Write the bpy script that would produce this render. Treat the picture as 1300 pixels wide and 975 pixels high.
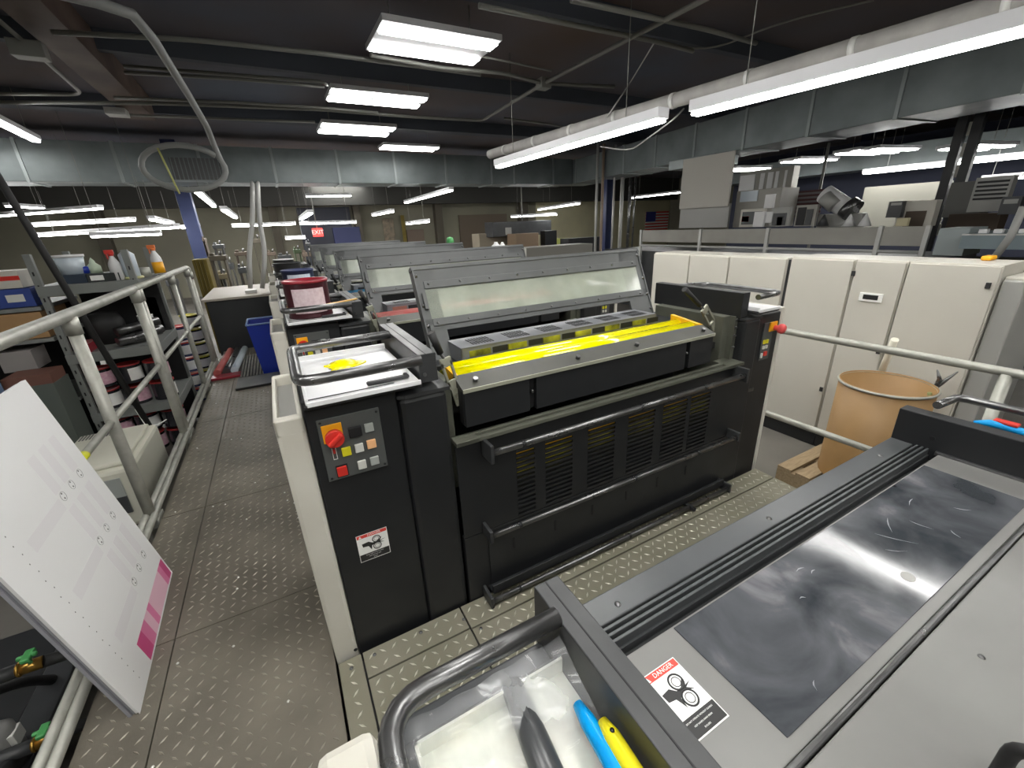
import bpy, bmesh, math, random
from mathutils import Vector, Matrix
random.seed(7)
PI = math.pi
for o in list(bpy.data.objects): bpy.data.objects.remove(o)
S = bpy.context.scene
COL = S.collection
# ------------------------------------------------------------------ camera
YAW, PIT, ROL, FPX, CH = math.radians(27.946), math.radians(20.725), math.radians(-2.486), 533.2, 1.42
fw = Vector((math.sin(YAW)*math.cos(PIT), math.cos(YAW)*math.cos(PIT), -math.sin(PIT)))
rt = Vector((math.cos(YAW), -math.sin(YAW), 0)); up = rt.cross(fw)
c_, s_ = math.cos(ROL), math.sin(ROL)
RT = rt*c_ + up*s_; UP = -rt*s_ + up*c_
cam = bpy.data.objects.new('camera', bpy.data.cameras.new('camera')); COL.objects.link(cam)
cam.matrix_world = Matrix(((RT.x, UP.x, -fw.x, 0), (RT.y, UP.y, -fw.y, 0), (RT.z, UP.z, -fw.z, CH), (0, 0, 0, 1)))
cam.data.sensor_width = 36; cam.data.lens = 36*FPX/1300; cam.data.clip_start = 0.02; cam.data.clip_end = 100
S.camera = cam
# ------------------------------------------------------------------ world, exposure
w = bpy.data.worlds.new('world'); S.world = w; w.use_nodes = True
w.node_tree.nodes['Background'].inputs[0].default_value = (.55, .62, .75, 1)
w.node_tree.nodes['Background'].inputs[1].default_value = 0.3
S.view_settings.view_transform = 'Standard'; S.view_settings.look = 'None'
S.view_settings.exposure = 1.12; S.view_settings.gamma = 1
LAMP = 13.0          # radiance of the fluorescent tubes
# real-world points from sight lines: a point on the plane x=X, y=Y or z=Z
def _ray(px, py): return RT*(px-650) + UP*(487.5-py) + fw*FPX
def at_x(px, py, X): d = _ray(px, py); return Vector((0, 0, CH)) + d*(X/d.x)
def at_y(px, py, Y): d = _ray(px, py); return Vector((0, 0, CH)) + d*(Y/d.y)
def at_z(px, py, Z): d = _ray(px, py); return Vector((0, 0, CH)) + d*((Z-CH)/d.z)
# ------------------------------------------------------------------ materials
MATS = {}
def mat(name, col, rough=.5, metal=0, noise=None, nscale=8, emit=None, bump=0, bscale=60, coat=0, spec=.5, dirt=None, aniso=None):
    if name in MATS: return MATS[name]
    m = bpy.data.materials.new(name); m.use_nodes = True; nt = m.node_tree; N = nt.nodes; L = nt.links
    b = N['Principled BSDF']; b.inputs['Base Color'].default_value = (*col, 1)
    b.inputs['Roughness'].default_value = rough; b.inputs['Metallic'].default_value = metal
    b.inputs['Specular IOR Level'].default_value = spec; b.inputs['Coat Weight'].default_value = coat
    if emit: b.inputs['Emission Color'].default_value = (*emit[0], 1); b.inputs['Emission Strength'].default_value = emit[1]
    if noise or bump or dirt:
        tc = N.new('ShaderNodeTexCoord')
    if noise:
        mp = N.new('ShaderNodeMapping'); L.new(tc.outputs['Object'], mp.inputs[0])
        if aniso: mp.inputs['Scale'].default_value = aniso
        n = N.new('ShaderNodeTexNoise'); n.inputs['Scale'].default_value = nscale; n.inputs['Detail'].default_value = 5
        L.new(mp.outputs[0], n.inputs['Vector'])
        r = N.new('ShaderNodeValToRGB'); r.color_ramp.elements[0].position = .3; r.color_ramp.elements[1].position = .7
        r.color_ramp.elements[0].color = (*noise, 1); r.color_ramp.elements[1].color = (*col, 1)
        L.new(n.outputs[0], r.inputs[0]); L.new(r.outputs[0], b.inputs['Base Color'])
        mr = N.new('ShaderNodeMapRange'); mr.inputs['To Min'].default_value = min(1, rough*1.25); mr.inputs['To Max'].default_value = rough*.8
        L.new(n.outputs[0], mr.inputs[0]); L.new(mr.outputs[0], b.inputs['Roughness'])
    if bump:
        n2 = N.new('ShaderNodeTexNoise'); n2.inputs['Scale'].default_value = bscale; n2.inputs['Detail'].default_value = 4
        L.new(tc.outputs['Object'], n2.inputs['Vector'])
        bp = N.new('ShaderNodeBump'); bp.inputs['Strength'].default_value = bump; bp.inputs['Distance'].default_value = .003
        L.new(n2.outputs[0], bp.inputs['Height']); L.new(bp.outputs[0], b.inputs['Normal'])
    MATS[name] = m; return m
BLACK = mat('black_paint', (.017, .018, .0195), .45, noise=(.012, .013, .0145), nscale=5, bump=.05, bscale=400)
BLACK2 = mat('worn_black_paint', (.045, .047, .048), .4, noise=(.026, .027, .029), nscale=7)
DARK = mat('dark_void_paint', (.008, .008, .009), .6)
GREYP = mat('grey_hood_paint', (.11, .115, .115), .45, noise=(.085, .09, .09), nscale=5)
COVER = mat('cover_grey_paint', (.21, .208, .2), .34, noise=(.175, .172, .165), nscale=4, bump=.03, bscale=300)
COVERR = mat('front_rail_paint', (.085, .09, .094), .32, noise=(.065, .07, .073), nscale=4)
COVERD = mat('cover_dark_paint', (.06, .063, .066), .3, noise=(.045, .047, .05), nscale=6)
WHITEP = mat('white_side_paint', (.66, .64, .57), .4, noise=(.58, .56, .49), nscale=4)
CABW = mat('cabinet_white_paint', (.56, .54, .48), .42, noise=(.52, .5, .44), nscale=2)
CABG = mat('cabinet_grey_paint', (.36, .36, .34), .42)
STEEL = mat('galvanised_steel', (.46, .46, .41), .42, .35, noise=(.34, .34, .3), nscale=14)
STEELD = mat('dark_polished_steel', (.22, .22, .22), .28, .85, noise=(.12, .12, .12), nscale=12)
ALU = mat('greenish_machined_steel', (.165, .17, .135), .36, .35, noise=(.12, .125, .1), nscale=9)
LEVM = mat('pale_cast_steel', (.38, .38, .3), .45, .3)
TROUGH = mat('trough_brownish_steel', (.07, .07, .06), .5, .2, noise=(.055, .055, .047), nscale=5)
YELPATCH = mat('patchy_yellow_ink', (.8, .72, .0), .3, noise=(.02, .02, .01), nscale=9)
SLOTM = mat('slotted_cover_grey', (.17, .175, .19), .42, .2)
RUB = mat('black_rubber', (.015, .015, .015), .6)
YEL = mat('yellow_ink', (.88, .82, .0), .14, noise=(.84, .76, .0), nscale=5, coat=.6)
YELDK = mat('yellow_ink_on_metal', (.45, .45, .03), .25, noise=(.03, .03, .015), nscale=12)
YELPOOL = mat('yellow_ink_pool', (.85, .74, .0), .2)
MAG = mat('magenta_ink', (.62, .12, .12), .2, noise=(.5, .25, .22), nscale=8, coat=.4)
CYA = mat('cyan_ink', (.05, .2, .35), .2, coat=.4)
KEY = mat('black_ink', (.02, .02, .025), .15, coat=.4)
ORANGE = mat('orange_ink_guard', (.85, .38, .01), .35, noise=(.9, .6, .02), nscale=20)
RED = mat('red_plastic', (.62, .035, .025), .35)
REDL = mat('pinkish_red_plastic', (.8, .1, .1), .35)
ORSQ = mat('orange_yellow_plastic', (.9, .42, .01), .4)
BTNW = mat('white_button', (.62, .62, .58), .4); BTNG = mat('grey_button', (.36, .38, .36), .4)
BTNY = mat('yellow_button', (.72, .66, .02), .4); BTNO = mat('peach_button', (.9, .5, .25), .4)
PANELG = mat('control_panel_grey', (.085, .09, .088), .5)
PAPER = mat('paper_white', (.8, .8, .8), .5)
TRAYP = mat('tray_liner_white', (.82, .82, .83), .3)
DIRTY = mat('stained_liner', (.86, .85, .74), .35, noise=(.72, .76, .68), nscale=10, bump=.35, bscale=30)
PINK = mat('pink_print', (.72, .2, .38), .5); PINKL = mat('light_pink_print', (.8, .5, .6), .5); PINKF = mat('faint_print', (.765, .75, .765), .5)
INKBLK = mat('printed_black', (.02, .02, .02), .5); INKW = mat('printed_white', (.85, .85, .82), .5); INKR = mat('printed_red', (.7, .06, .04), .5)
INKG = mat('printed_grey', (.12, .12, .12), .5)
TREAD = mat('tread_plate', (.235, .212, .17), .42, .15, noise=(.1, .09, .072), nscale=2.2, bump=.15, bscale=120)
TREADL = mat('tread_plate_lugs', (.4, .37, .3), .34, .25, noise=(.22, .2, .16), nscale=3.5)
TREADY = mat('step_plate', (.28, .26, .205), .42, .2, noise=(.22, .21, .15), nscale=4, bump=.15, bscale=100)
TREADYL = mat('step_plate_lugs', (.62, .6, .5), .32, .3)
CONC = mat('concrete', (.16, .15, .13), .55, noise=(.1, .093, .083), nscale=1.5, bump=.1, bscale=20)
CEIL = mat('ceiling_deck', (.09, .11, .16), .8, noise=(.13, .09, .07), nscale=.4)  # base lifted and blued to carry the haze under the lamps
WALLG = mat('far_wall_paint', (.24, .23, .17), .8, noise=(.19, .18, .14), nscale=.6)
WALLY = mat('cream_block_wall', (.62, .58, .38), .8, noise=(.52, .49, .33), nscale=1)
DUCT = mat('galvanised_duct', (.23, .26, .265), .42, .35, noise=(.16, .185, .19), nscale=2)
DUCTL = mat('duct_seam', (.3, .33, .33), .4, .6)
BROWNB = mat('brown_steel_beam', (.13, .08, .055), .6, noise=(.08, .05, .04), nscale=2)
COND = mat('painted_conduit', (.24, .24, .22), .5, .3); CONDL = mat('light_conduit', (.55, .55, .53), .45, .3)
PIPEI = mat('insulated_pipe', (.36, .35, .33), .7, noise=(.26, .25, .24), nscale=6, bump=.2, bscale=40)
FIXT = mat('fixture_white_enamel', (.6, .6, .62), .5)
TUBE = mat('fluorescent_tube', (1, 1, 1), .5, emit=((1, .99, .955), LAMP))
BLUEC = mat('blue_column_paint', (.012, .022, .08), .5); BLUEB = mat('blue_plastic', (.015, .04, .36), .35)
CARD = mat('cardboard', (.4, .24, .11), .8, noise=(.34, .2, .09), nscale=6); CARD2 = mat('drum_fibreboard', (.33, .19, .07), .5, noise=(.26, .15, .055), nscale=3)
WOOD = mat('pallet_wood', (.36, .27, .16), .75, noise=(.26, .19, .11), nscale=12, aniso=(1, 6, 6))
GOLD = mat('ochre_cloth', (.2, .155, .03), .8, noise=(.15, .11, .02), nscale=5)
BRASS = mat('brass', (.45, .26, .06), .3, .9); GREEN = mat('green_handle', (.08, .36, .11), .4)
SHELF = mat('shelf_grey_paint', (.2, .21, .2), .45); SHELFD = mat('cabinet_green_grey', (.1, .115, .1), .5)
CREAM = mat('cream_plastic', (.66, .65, .55), .4)
BLUEL = mat('light_blue_plastic', (.2, .3, .5), .4)
TABLEB = mat('blue_grey_table', (.2, .25, .27), .4)
NAVY = mat('navy_blue', (.03, .04, .12), .6)
WHITEPL = mat('white_plastic', (.75, .75, .75), .4); CLEAR = mat('cloudy_clear_plastic', (.55, .62, .68), .3)
MINT = mat('mint_paper', (.5, .7, .66), .5)
BROWND = mat('dark_brown_goods', (.07, .05, .035), .7)
TAN = mat('tan_goods', (.3, .26, .2), .7)
EXITR = mat('lit_red_sign', (.6, .02, .02), .4, emit=((1, .05, .04), 1.1))
def pane_mat(name, col, tr, rough=.12, sc=3):
    m = bpy.data.materials.new(name); m.use_nodes = True; nt = m.node_tree; N = nt.nodes; L = nt.links
    b = N['Principled BSDF']; b.inputs['Base Color'].default_value = (*col, 1); b.inputs['Roughness'].default_value = rough
    t = N.new('ShaderNodeBsdfTransparent'); mx = N.new('ShaderNodeMixShader'); out = N['Material Output']
    tc = N.new('ShaderNodeTexCoord'); n = N.new('ShaderNodeTexNoise'); n.inputs['Scale'].default_value = sc; n.inputs['Detail'].default_value = 7
    L.new(tc.outputs['Object'], n.inputs['Vector'])
    mr = N.new('ShaderNodeMapRange'); mr.inputs['From Min'].default_value = .35; mr.inputs['From Max'].default_value = .65
    mr.inputs['To Min'].default_value = max(0, tr-.15); mr.inputs['To Max'].default_value = min(1, tr+.15)
    L.new(n.outputs[0], mr.inputs[0]); L.new(mr.outputs[0], mx.inputs[0]); L.new(b.outputs[0], mx.inputs[1]); L.new(t.outputs[0], mx.inputs[2])
    L.new(mx.outputs[0], out.inputs[0]); return m
HGLASS = pane_mat('scratched_hood_window', (.5, .54, .46), .38)
PLASTIC = pane_mat('clear_plastic_sheet', (.66, .67, .68), .74, .08, 8)
def smudge_mat():
    m = bpy.data.materials.new('smudged_dark_acrylic'); m.use_nodes = True; nt = m.node_tree; N = nt.nodes; L = nt.links
    b = N['Principled BSDF']; tc = N.new('ShaderNodeTexCoord')
    n = N.new('ShaderNodeTexNoise'); n.inputs['Scale'].default_value = 5; n.inputs['Detail'].default_value = 8; n.inputs['Distortion'].default_value = .45
    L.new(tc.outputs['Object'], n.inputs['Vector'])
    r = N.new('ShaderNodeValToRGB'); e = r.color_ramp.elements; e[0].position = .35; e[0].color = (.035, .04, .046, 1); e[1].position = .72; e[1].color = (.3, .29, .31, 1)
    e2 = e.new(.55); e2.color = (.1, .105, .115, 1)
    L.new(n.outputs[0], r.inputs[0]); L.new(r.outputs[0], b.inputs['Base Color'])
    mr = N.new('ShaderNodeMapRange'); mr.inputs['From Min'].default_value = .4; mr.inputs['From Max'].default_value = .8; mr.inputs['To Min'].default_value = .1; mr.inputs['To Max'].default_value = .3
    L.new(n.outputs[0], mr.inputs[0]); L.new(mr.outputs[0], b.inputs['Roughness']); mr.inputs['To Min'].default_value = .08; mr.inputs['To Max'].default_value = .2
    return m
SMUDGE = smudge_mat()
# ------------------------------------------------------------------ mesh helpers
class MB:
    def __init__(s): s.bm = bmesh.new()
    def box(s, x0, x1, y0, y1, z0, z1, b=0, M=None):
        t = bmesh.new(); bmesh.ops.create_cube(t, size=1)
        for v in t.verts: v.co = Vector(((x0+x1)/2+v.co.x*(x1-x0), (y0+y1)/2+v.co.y*(y1-y0), (z0+z1)/2+v.co.z*(z1-z0)))
        if b: bmesh.ops.bevel(t, geom=t.edges[:], offset=b, segments=2, profile=.5, affect='EDGES')
        return s._add(t, M)
    def _add(s, t, M=None):
        if M is not None: bmesh.ops.transform(t, matrix=M, verts=t.verts)
        me = bpy.data.meshes.new('_t'); t.to_mesh(me); t.free(); s.bm.from_mesh(me); bpy.data.meshes.remove(me); return s
    def tube(s, pts, r, n=12, fillet=0, cap=True):
        P = [Vector(p) for p in pts]
        if fillet:
            Q = [P[0]]
            for i in range(1, len(P)-1):
                a = (P[i-1]-P[i]); c = (P[i+1]-P[i]); f = min(fillet, a.length*.49, c.length*.49)
                A = P[i]+a.normalized()*f; C = P[i]+c.normalized()*f
                for k in range(6):
                    t = k/5; Q.append(A*(1-t)**2+P[i]*2*t*(1-t)+C*t*t)
            Q.append(P[-1]); P = Q
        t = bmesh.new(); rings = []; prev = None
        for i, p in enumerate(P):
            d = (P[min(i+1, len(P)-1)]-P[max(i-1, 0)]).normalized()
            if prev is None: u = d.orthogonal().normalized()
            else: u = (prev-d*prev.dot(d)).normalized()
            prev = u; v = d.cross(u); rr = r[i] if isinstance(r, (list, tuple)) else r
            rings.append([t.verts.new(p+(u*math.cos(2*PI*k/n)+v*math.sin(2*PI*k/n))*rr) for k in range(n)])
        for a, b in zip(rings, rings[1:]):
            for k in range(n): t.faces.new((a[k], a[(k+1) % n], b[(k+1) % n], b[k])).smooth = True
        if cap: t.faces.new(rings[0][::-1]); t.faces.new(rings[-1])
        return s._add(t)
    def cyl(s, a, b, r, n=16): return s.tube([a, b], r, n)
    def lathe(s, prof, c=(0, 0, 0), n=20, M=None):
        t = bmesh.new(); rings = []
        for r, z in prof:
            rings.append([t.verts.new((c[0]+r*math.cos(2*PI*k/n), c[1]+r*math.sin(2*PI*k/n), c[2]+z)) for k in range(n)] if r > 1e-5 else [t.verts.new((c[0], c[1], c[2]+z))])
        for a, b in zip(rings, rings[1:]):
            for k in range(n):
                if len(a) == 1 and len(b) == 1: continue
                if len(a) == 1: f = (a[0], b[(k+1) % n], b[k])
                elif len(b) == 1: f = (a[k], a[(k+1) % n], b[0])
                else: f = (a[k], a[(k+1) % n], b[(k+1) % n], b[k])
                t.faces.new(f).smooth = True
        bmesh.ops.recalc_face_normals(t, faces=t.faces)
        return s._add(t, M)
    def poly(s, pts, h, M=None):      # polygon in XY extruded by h in z
        t = bmesh.new(); a = [t.verts.new((x, y, 0)) for x, y in pts]; b = [t.verts.new((x, y, h)) for x, y in pts]; n = len(pts)
        t.faces.new(a[::-1]); t.faces.new(b)
        for k in range(n): t.faces.new((a[k], a[(k+1) % n], b[(k+1) % n], b[k]))
        bmesh.ops.recalc_face_normals(t, faces=t.faces)
        return s._add(t, M)
    def ring(s, c, R, r, M=None, n=24, m=6):
        t = bmesh.new(); rg = []
        for i in range(n):
            a = 2*PI*i/n; rg.append([t.verts.new((c[0]+(R+r*math.cos(2*PI*j/m))*math.cos(a), c[1]+(R+r*math.cos(2*PI*j/m))*math.sin(a), c[2]+r*math.sin(2*PI*j/m))) for j in range(m)])
        for i in range(n):
            for j in range(m): t.faces.new((rg[i][j], rg[(i+1) % n][j], rg[(i+1) % n][(j+1) % m], rg[i][(j+1) % m])).smooth = True
        return s._add(t, M)
    def build(s, name, m, parent=None, world=True):
        me = bpy.data.meshes.new(name); s.bm.to_mesh(me); s.bm.free(); me.materials.append(m)
        o = bpy.data.objects.new(name, me); COL.objects.link(o)
        if parent is not None:
            if world: me.transform(WM[parent.name].inverted())
            o.parent = parent; WM[o.name] = WM[parent.name]
        else: WM[o.name] = Matrix()
        return o
WM = {}
def tag(o, label, cat, group=None):
    o['label'] = label; o['category'] = cat
    if group: o['group'] = group
    return o
def thing(name, label, cat, loc=(0, 0, 0), rz=0, group=None):
    o = bpy.data.objects.new(name, None); o.empty_display_size = .05; COL.objects.link(o)
    o.location = loc; o.rotation_euler.z = rz; WM[o.name] = Matrix.Translation(loc) @ Matrix.Rotation(rz, 4, 'Z')
    return tag(o, label, cat, group)
def solo(mb, name, m, label, cat, group=None, loc=None):
    o = mb.build(name, m)
    if loc is not None:
        o.data.transform(Matrix.Translation(-Vector(loc))); o.location = loc; WM[o.name] = Matrix.Translation(loc)
    return tag(o, label, cat, group)
def struct(name, mb, m, parent=None):
    o = mb.build(name, m, parent); o['kind'] = 'structure'; return o
def bx(*a, **k): return MB().box(*a, **k)
def text(name, s, size, m, parent, M, ext=.0004, align='CENTER'):
    c = bpy.data.curves.new(name, 'FONT'); c.body = s; c.size = size; c.extrude = ext; c.align_x = align; c.align_y = 'CENTER'; c.resolution_u = 2
    o = bpy.data.objects.new(name, c); COL.objects.link(o); dg = bpy.context.evaluated_depsgraph_get()
    me = bpy.data.meshes.new_from_object(o.evaluated_get(dg)); COL.objects.unlink(o); bpy.data.objects.remove(o)
    me.transform(M); me.materials.clear(); me.materials.append(m)
    t = bpy.data.objects.new(name, me); COL.objects.link(t)
    me.transform(WM[parent.name].inverted()); t.parent = parent; WM[t.name] = WM[parent.name]; return t
def copy_tree(o, swap=None, parent=None, loc=None):
    c = o.copy(); COL.objects.link(c); c.parent = parent
    if swap and o.type == 'MESH' and o.data.materials[0] in swap:
        c.data = o.data.copy(); c.data.materials[0] = swap[o.data.materials[0]]
    if loc is not None: c.location = loc
    WM[c.name] = Matrix.Translation(c.location) @ Matrix.Rotation(c.rotation_euler.z, 4, 'Z') if parent is None else WM[parent.name]
    for ch in list(o.children): copy_tree(ch, swap, c)
    return c
G = -.45            # the shop floor, below the press walkway
# ================================================================== SETTING
struct('floor', bx(-9, 20, -4, 20, G-.1, G), CONC)
struct('ceiling', bx(-9, 20, -4, 20, 3.4, 3.5), CEIL)
struct('wall_left', bx(-9.2, -9, -4, 20, G, 3.4), WALLG)
struct('wall_right', bx(20, 20.2, -4, 20, G, 3.4), WALLG)
struct('wall_back', bx(-9, 20, -4.2, -4, G, 3.4), WALLG)
struct('wall_far', bx(-9, 11.2, 18, 18.2, G, 3.4), WALLG)
struct('wall_far', bx(11.2, 20, 18, 18.2, G, 3.4), WALLY)
struct('trim_1', bx(-9, 20, 17.5, 18, 2.35, 3.4), mat('soffit_paint', (.05, .05, .045), .8))
for i, (a, b_) in enumerate(((3.0, 3.25), (6.2, 6.5), (10.2, 10.6), (-4.5, -4.2), (.2, .45))):
    struct('trim_%d' % (i+2), bx(a, b_, 17.7, 18, G, 2.35), mat('pilaster_brown', (.09, .08, .06), .8))
struct('door_1', bx(1.1, 2.9, 17.9, 17.99, G, 2.3), mat('dark_blue_door', (.05, .055, .075), .6))
struct('door_2', bx(7.3, 9.6, 17.9, 17.99, G, 1.9), mat('brown_dock_door', (.14, .11, .08), .7))
# walkway deck and plates
wk = thing('walkway', 'long tread plate walkway running beside the press', 'walkway', (-.475, 3, 0))
struct_mat = TREAD
ys = [-1.0, .35, 1.655, 2.6, 4.0, 5.6, 6.6]; xs = [(-.82, -.622), (-.618, -.097)]
for j in range(len(ys)-1):
    for x0, x1 in xs:
        bx(x0, x1, ys[j]+.0025, ys[j+1]-.0025, -.012, 0, b=.001).build('tread_plate', TREAD, wk)
bx(-.82, -.12, -1, 6.6, -.09, -.02).build('deck_frame', BLACK2, wk)
for yy in (0, 2, 4, 6): bx(-.84, -.12, yy, yy+.06, G, -.09).build('deck_leg', BLACK2, wk)
def lugs(rects, z, pitch=.037, L=.0155, Wd=.0038, h=.0024):
    vs, fs = [], []
    for (x0, x1, y0, y1) in rects:
        nx, ny = int((x1-x0)/pitch), int((y1-y0)/pitch)
        for i in range(nx):
            for j in range(ny):
                cx, cy = x0+(i+.5)*(x1-x0)/nx, y0+(j+.5)*(y1-y0)/ny
                a = PI/4 if (i+j) % 2 else -PI/4
                u = Vector((math.cos(a), math.sin(a))); v = Vector((-u.y, u.x)); k = len(vs)
                for p, zz in ((-u*L, 0), (-v*Wd, 0), (u*L, 0), (v*Wd, 0), (-u*L*.55, h), (u*L*.55, h)):
                    vs.append((cx+p.x, cy+p.y, z+zz-.0002*(zz == 0)))
                fs += [(k, k+1, k+4), (k+1, k+2, k+5, k+4), (k+2, k+3, k+5), (k+3, k, k+4, k+5)]
    me = bpy.data.meshes.new('lugs'); me.from_pydata(vs, [], fs); mb = MB(); mb.bm.from_mesh(me); bpy.data.meshes.remove(me)
    bmesh.ops.recalc_face_normals(mb.bm, faces=mb.bm.faces); return mb
o = lugs([(x0+.01, x1-.01, ys[j]+.01, ys[j+1]-.01) for j in range(len(ys)-1) for x0, x1 in xs], 0).build('tread_lugs', TREADL, wk); o['kind'] = 'stuff'
mb = MB()
for k in range(60):
    x, y = random.uniform(-.82, -.12), random.choice(ys[1:])+random.uniform(-.6, .6); mb.lathe([(0, .004), (.004, .003), (.005, 0)], (x, y, 0), 6)
o = mb.build('metal_shavings', mat('bright_metal_chip', (.8, .8, .76), .3, .5), wk); o['kind'] = 'stuff'
def gap_steps(y0, y1, label):
    t = thing('step_plate', label, 'floor plate', (1.1, y0, 0))
    R = [(-.088, -.012, y0, y1), (-.006, .365, y0, y1-.11), (-.006, .365, y1-.105, y1), (.371, 2.25, y1-.11, y1), (.371, 2.25, y0, y1-.115)]
    for a in R: bx(a[0], a[1], a[2]+.001, a[3]-.001, .0, .014, b=.0015).build('plate_section', TREADY, t)
    bx(-.07, 2.24, y0, y1-.02, G, -.002).build('plinth', BLACK2, t)
    o = lugs([(a[0]+.006, a[1]-.006, a[2]+.006, a[3]-.006) for a in R], .014, pitch=.036).build('tread_lugs', TREADYL, t); o['kind'] = 'stuff'
    mb = MB()
    for p in ((-.05, y1-.04), (.03, y1-.03), (.2, y1-.03), (.4, y1-.13), (.36, y1-.06), (-.03, y0+.2)): mb.lathe([(0, .003), (.006, .0025), (.007, 0)], (p[0], p[1], .014), 8)
    mb.build('screws', STEELD, t)
gap_steps(.58, 1.217, 'tread step plates in front of the nearest upright press unit')
gap_steps(1.81, 2.478, 'tread step plates behind the yellow ink unit')
# ================================================================== PRINTING UNIT
def danger_label(parent, M, w, h, short=False):
    """M maps a flat label (x right, y up, z out) of size w x h to the world"""
    lb = MB().box(0, w, 0, h, 0, .0006, M=M).build('warning_label', INKW, parent); lb['label'] = 'rectangular danger label with rollers and hand pictogram'
    return lb
def label_print(lb, parent, M, w, h):
    # parts one level below the thing are required, so the print is parented to the label itself
    p = lb; z = .0008
    MB().box(w*.02, w*.98, h*.87, h*.985, .0004, z, M=M).build('red_band', INKR, p)
    MB().poly([(w*.07, h*.885), (w*.17, h*.885), (w*.12, h*.965)], .0002, M=M @ Matrix.Translation((0, 0, z))).build('warning_triangle', INKW, p)
    text('lettering', 'DANGER', h*.1, INKW, p, M @ Matrix.Translation((w*.57, h*.927, z)), .0002)
    MB().box(w*.02, w*.98, h*.02, h*.27, .0004, z, M=M).build('black_band', INKBLK, p)
    for i, s in enumerate(('DO NOT OPERATE WITHOUT GUARDS', 'KEEP HANDS AWAY FROM', 'ROLLERS')):
        text('lettering', s, h*.03, INKW, p, M @ Matrix.Translation((w*.5, h*(.215-.07*i), z)), .0002)
    mb = MB()
    for cx, cy in ((.62, .7), (.62, .44)):
        mb.ring((w*cx, h*cy, z), h*.115, h*.014, M=M @ Matrix.Diagonal((1, 1, 1, 1)))
        mb.ring((w*cx, h*cy, z), h*.07, h*.006, M=M)
    mb.poly([(w*.14, h*.66), (w*.16, h*.54), (w*.34, h*.52), (w*.42, h*.36), (w*.45, h*.5), (w*.6, h*.55), (w*.86, h*.5), (w*.72, h*.57), (w*.9, h*.62), (w*.72, h*.6), (w*.8, h*.72), (w*.62, h*.61), (w*.48, h*.6), (w*.36, h*.68)], .0003, M=M @ Matrix.Translation((0, 0, .0006)))
    mb.build('pictogram', INKBLK, p)
def frontM(x, y, z): return Matrix(((1, 0, 0, x), (0, 0, -1, y), (0, 1, 0, z), (0, 0, 0, 1)))
def hoodM(Y0):   # plane of the open hood: local x = world x, local y up along the hood, local z out towards the camera
    a = Vector((0, Y0+.44, .98)); u = Vector((0, .132, .284)).normalized(); n = Vector((0, -u.z, u.y)); 
    return Matrix(((1, 0, 0, 0), (0, u.y, n.y, a.y), (0, u.z, n.z, a.z), (0, 0, 0, 1)))
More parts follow.
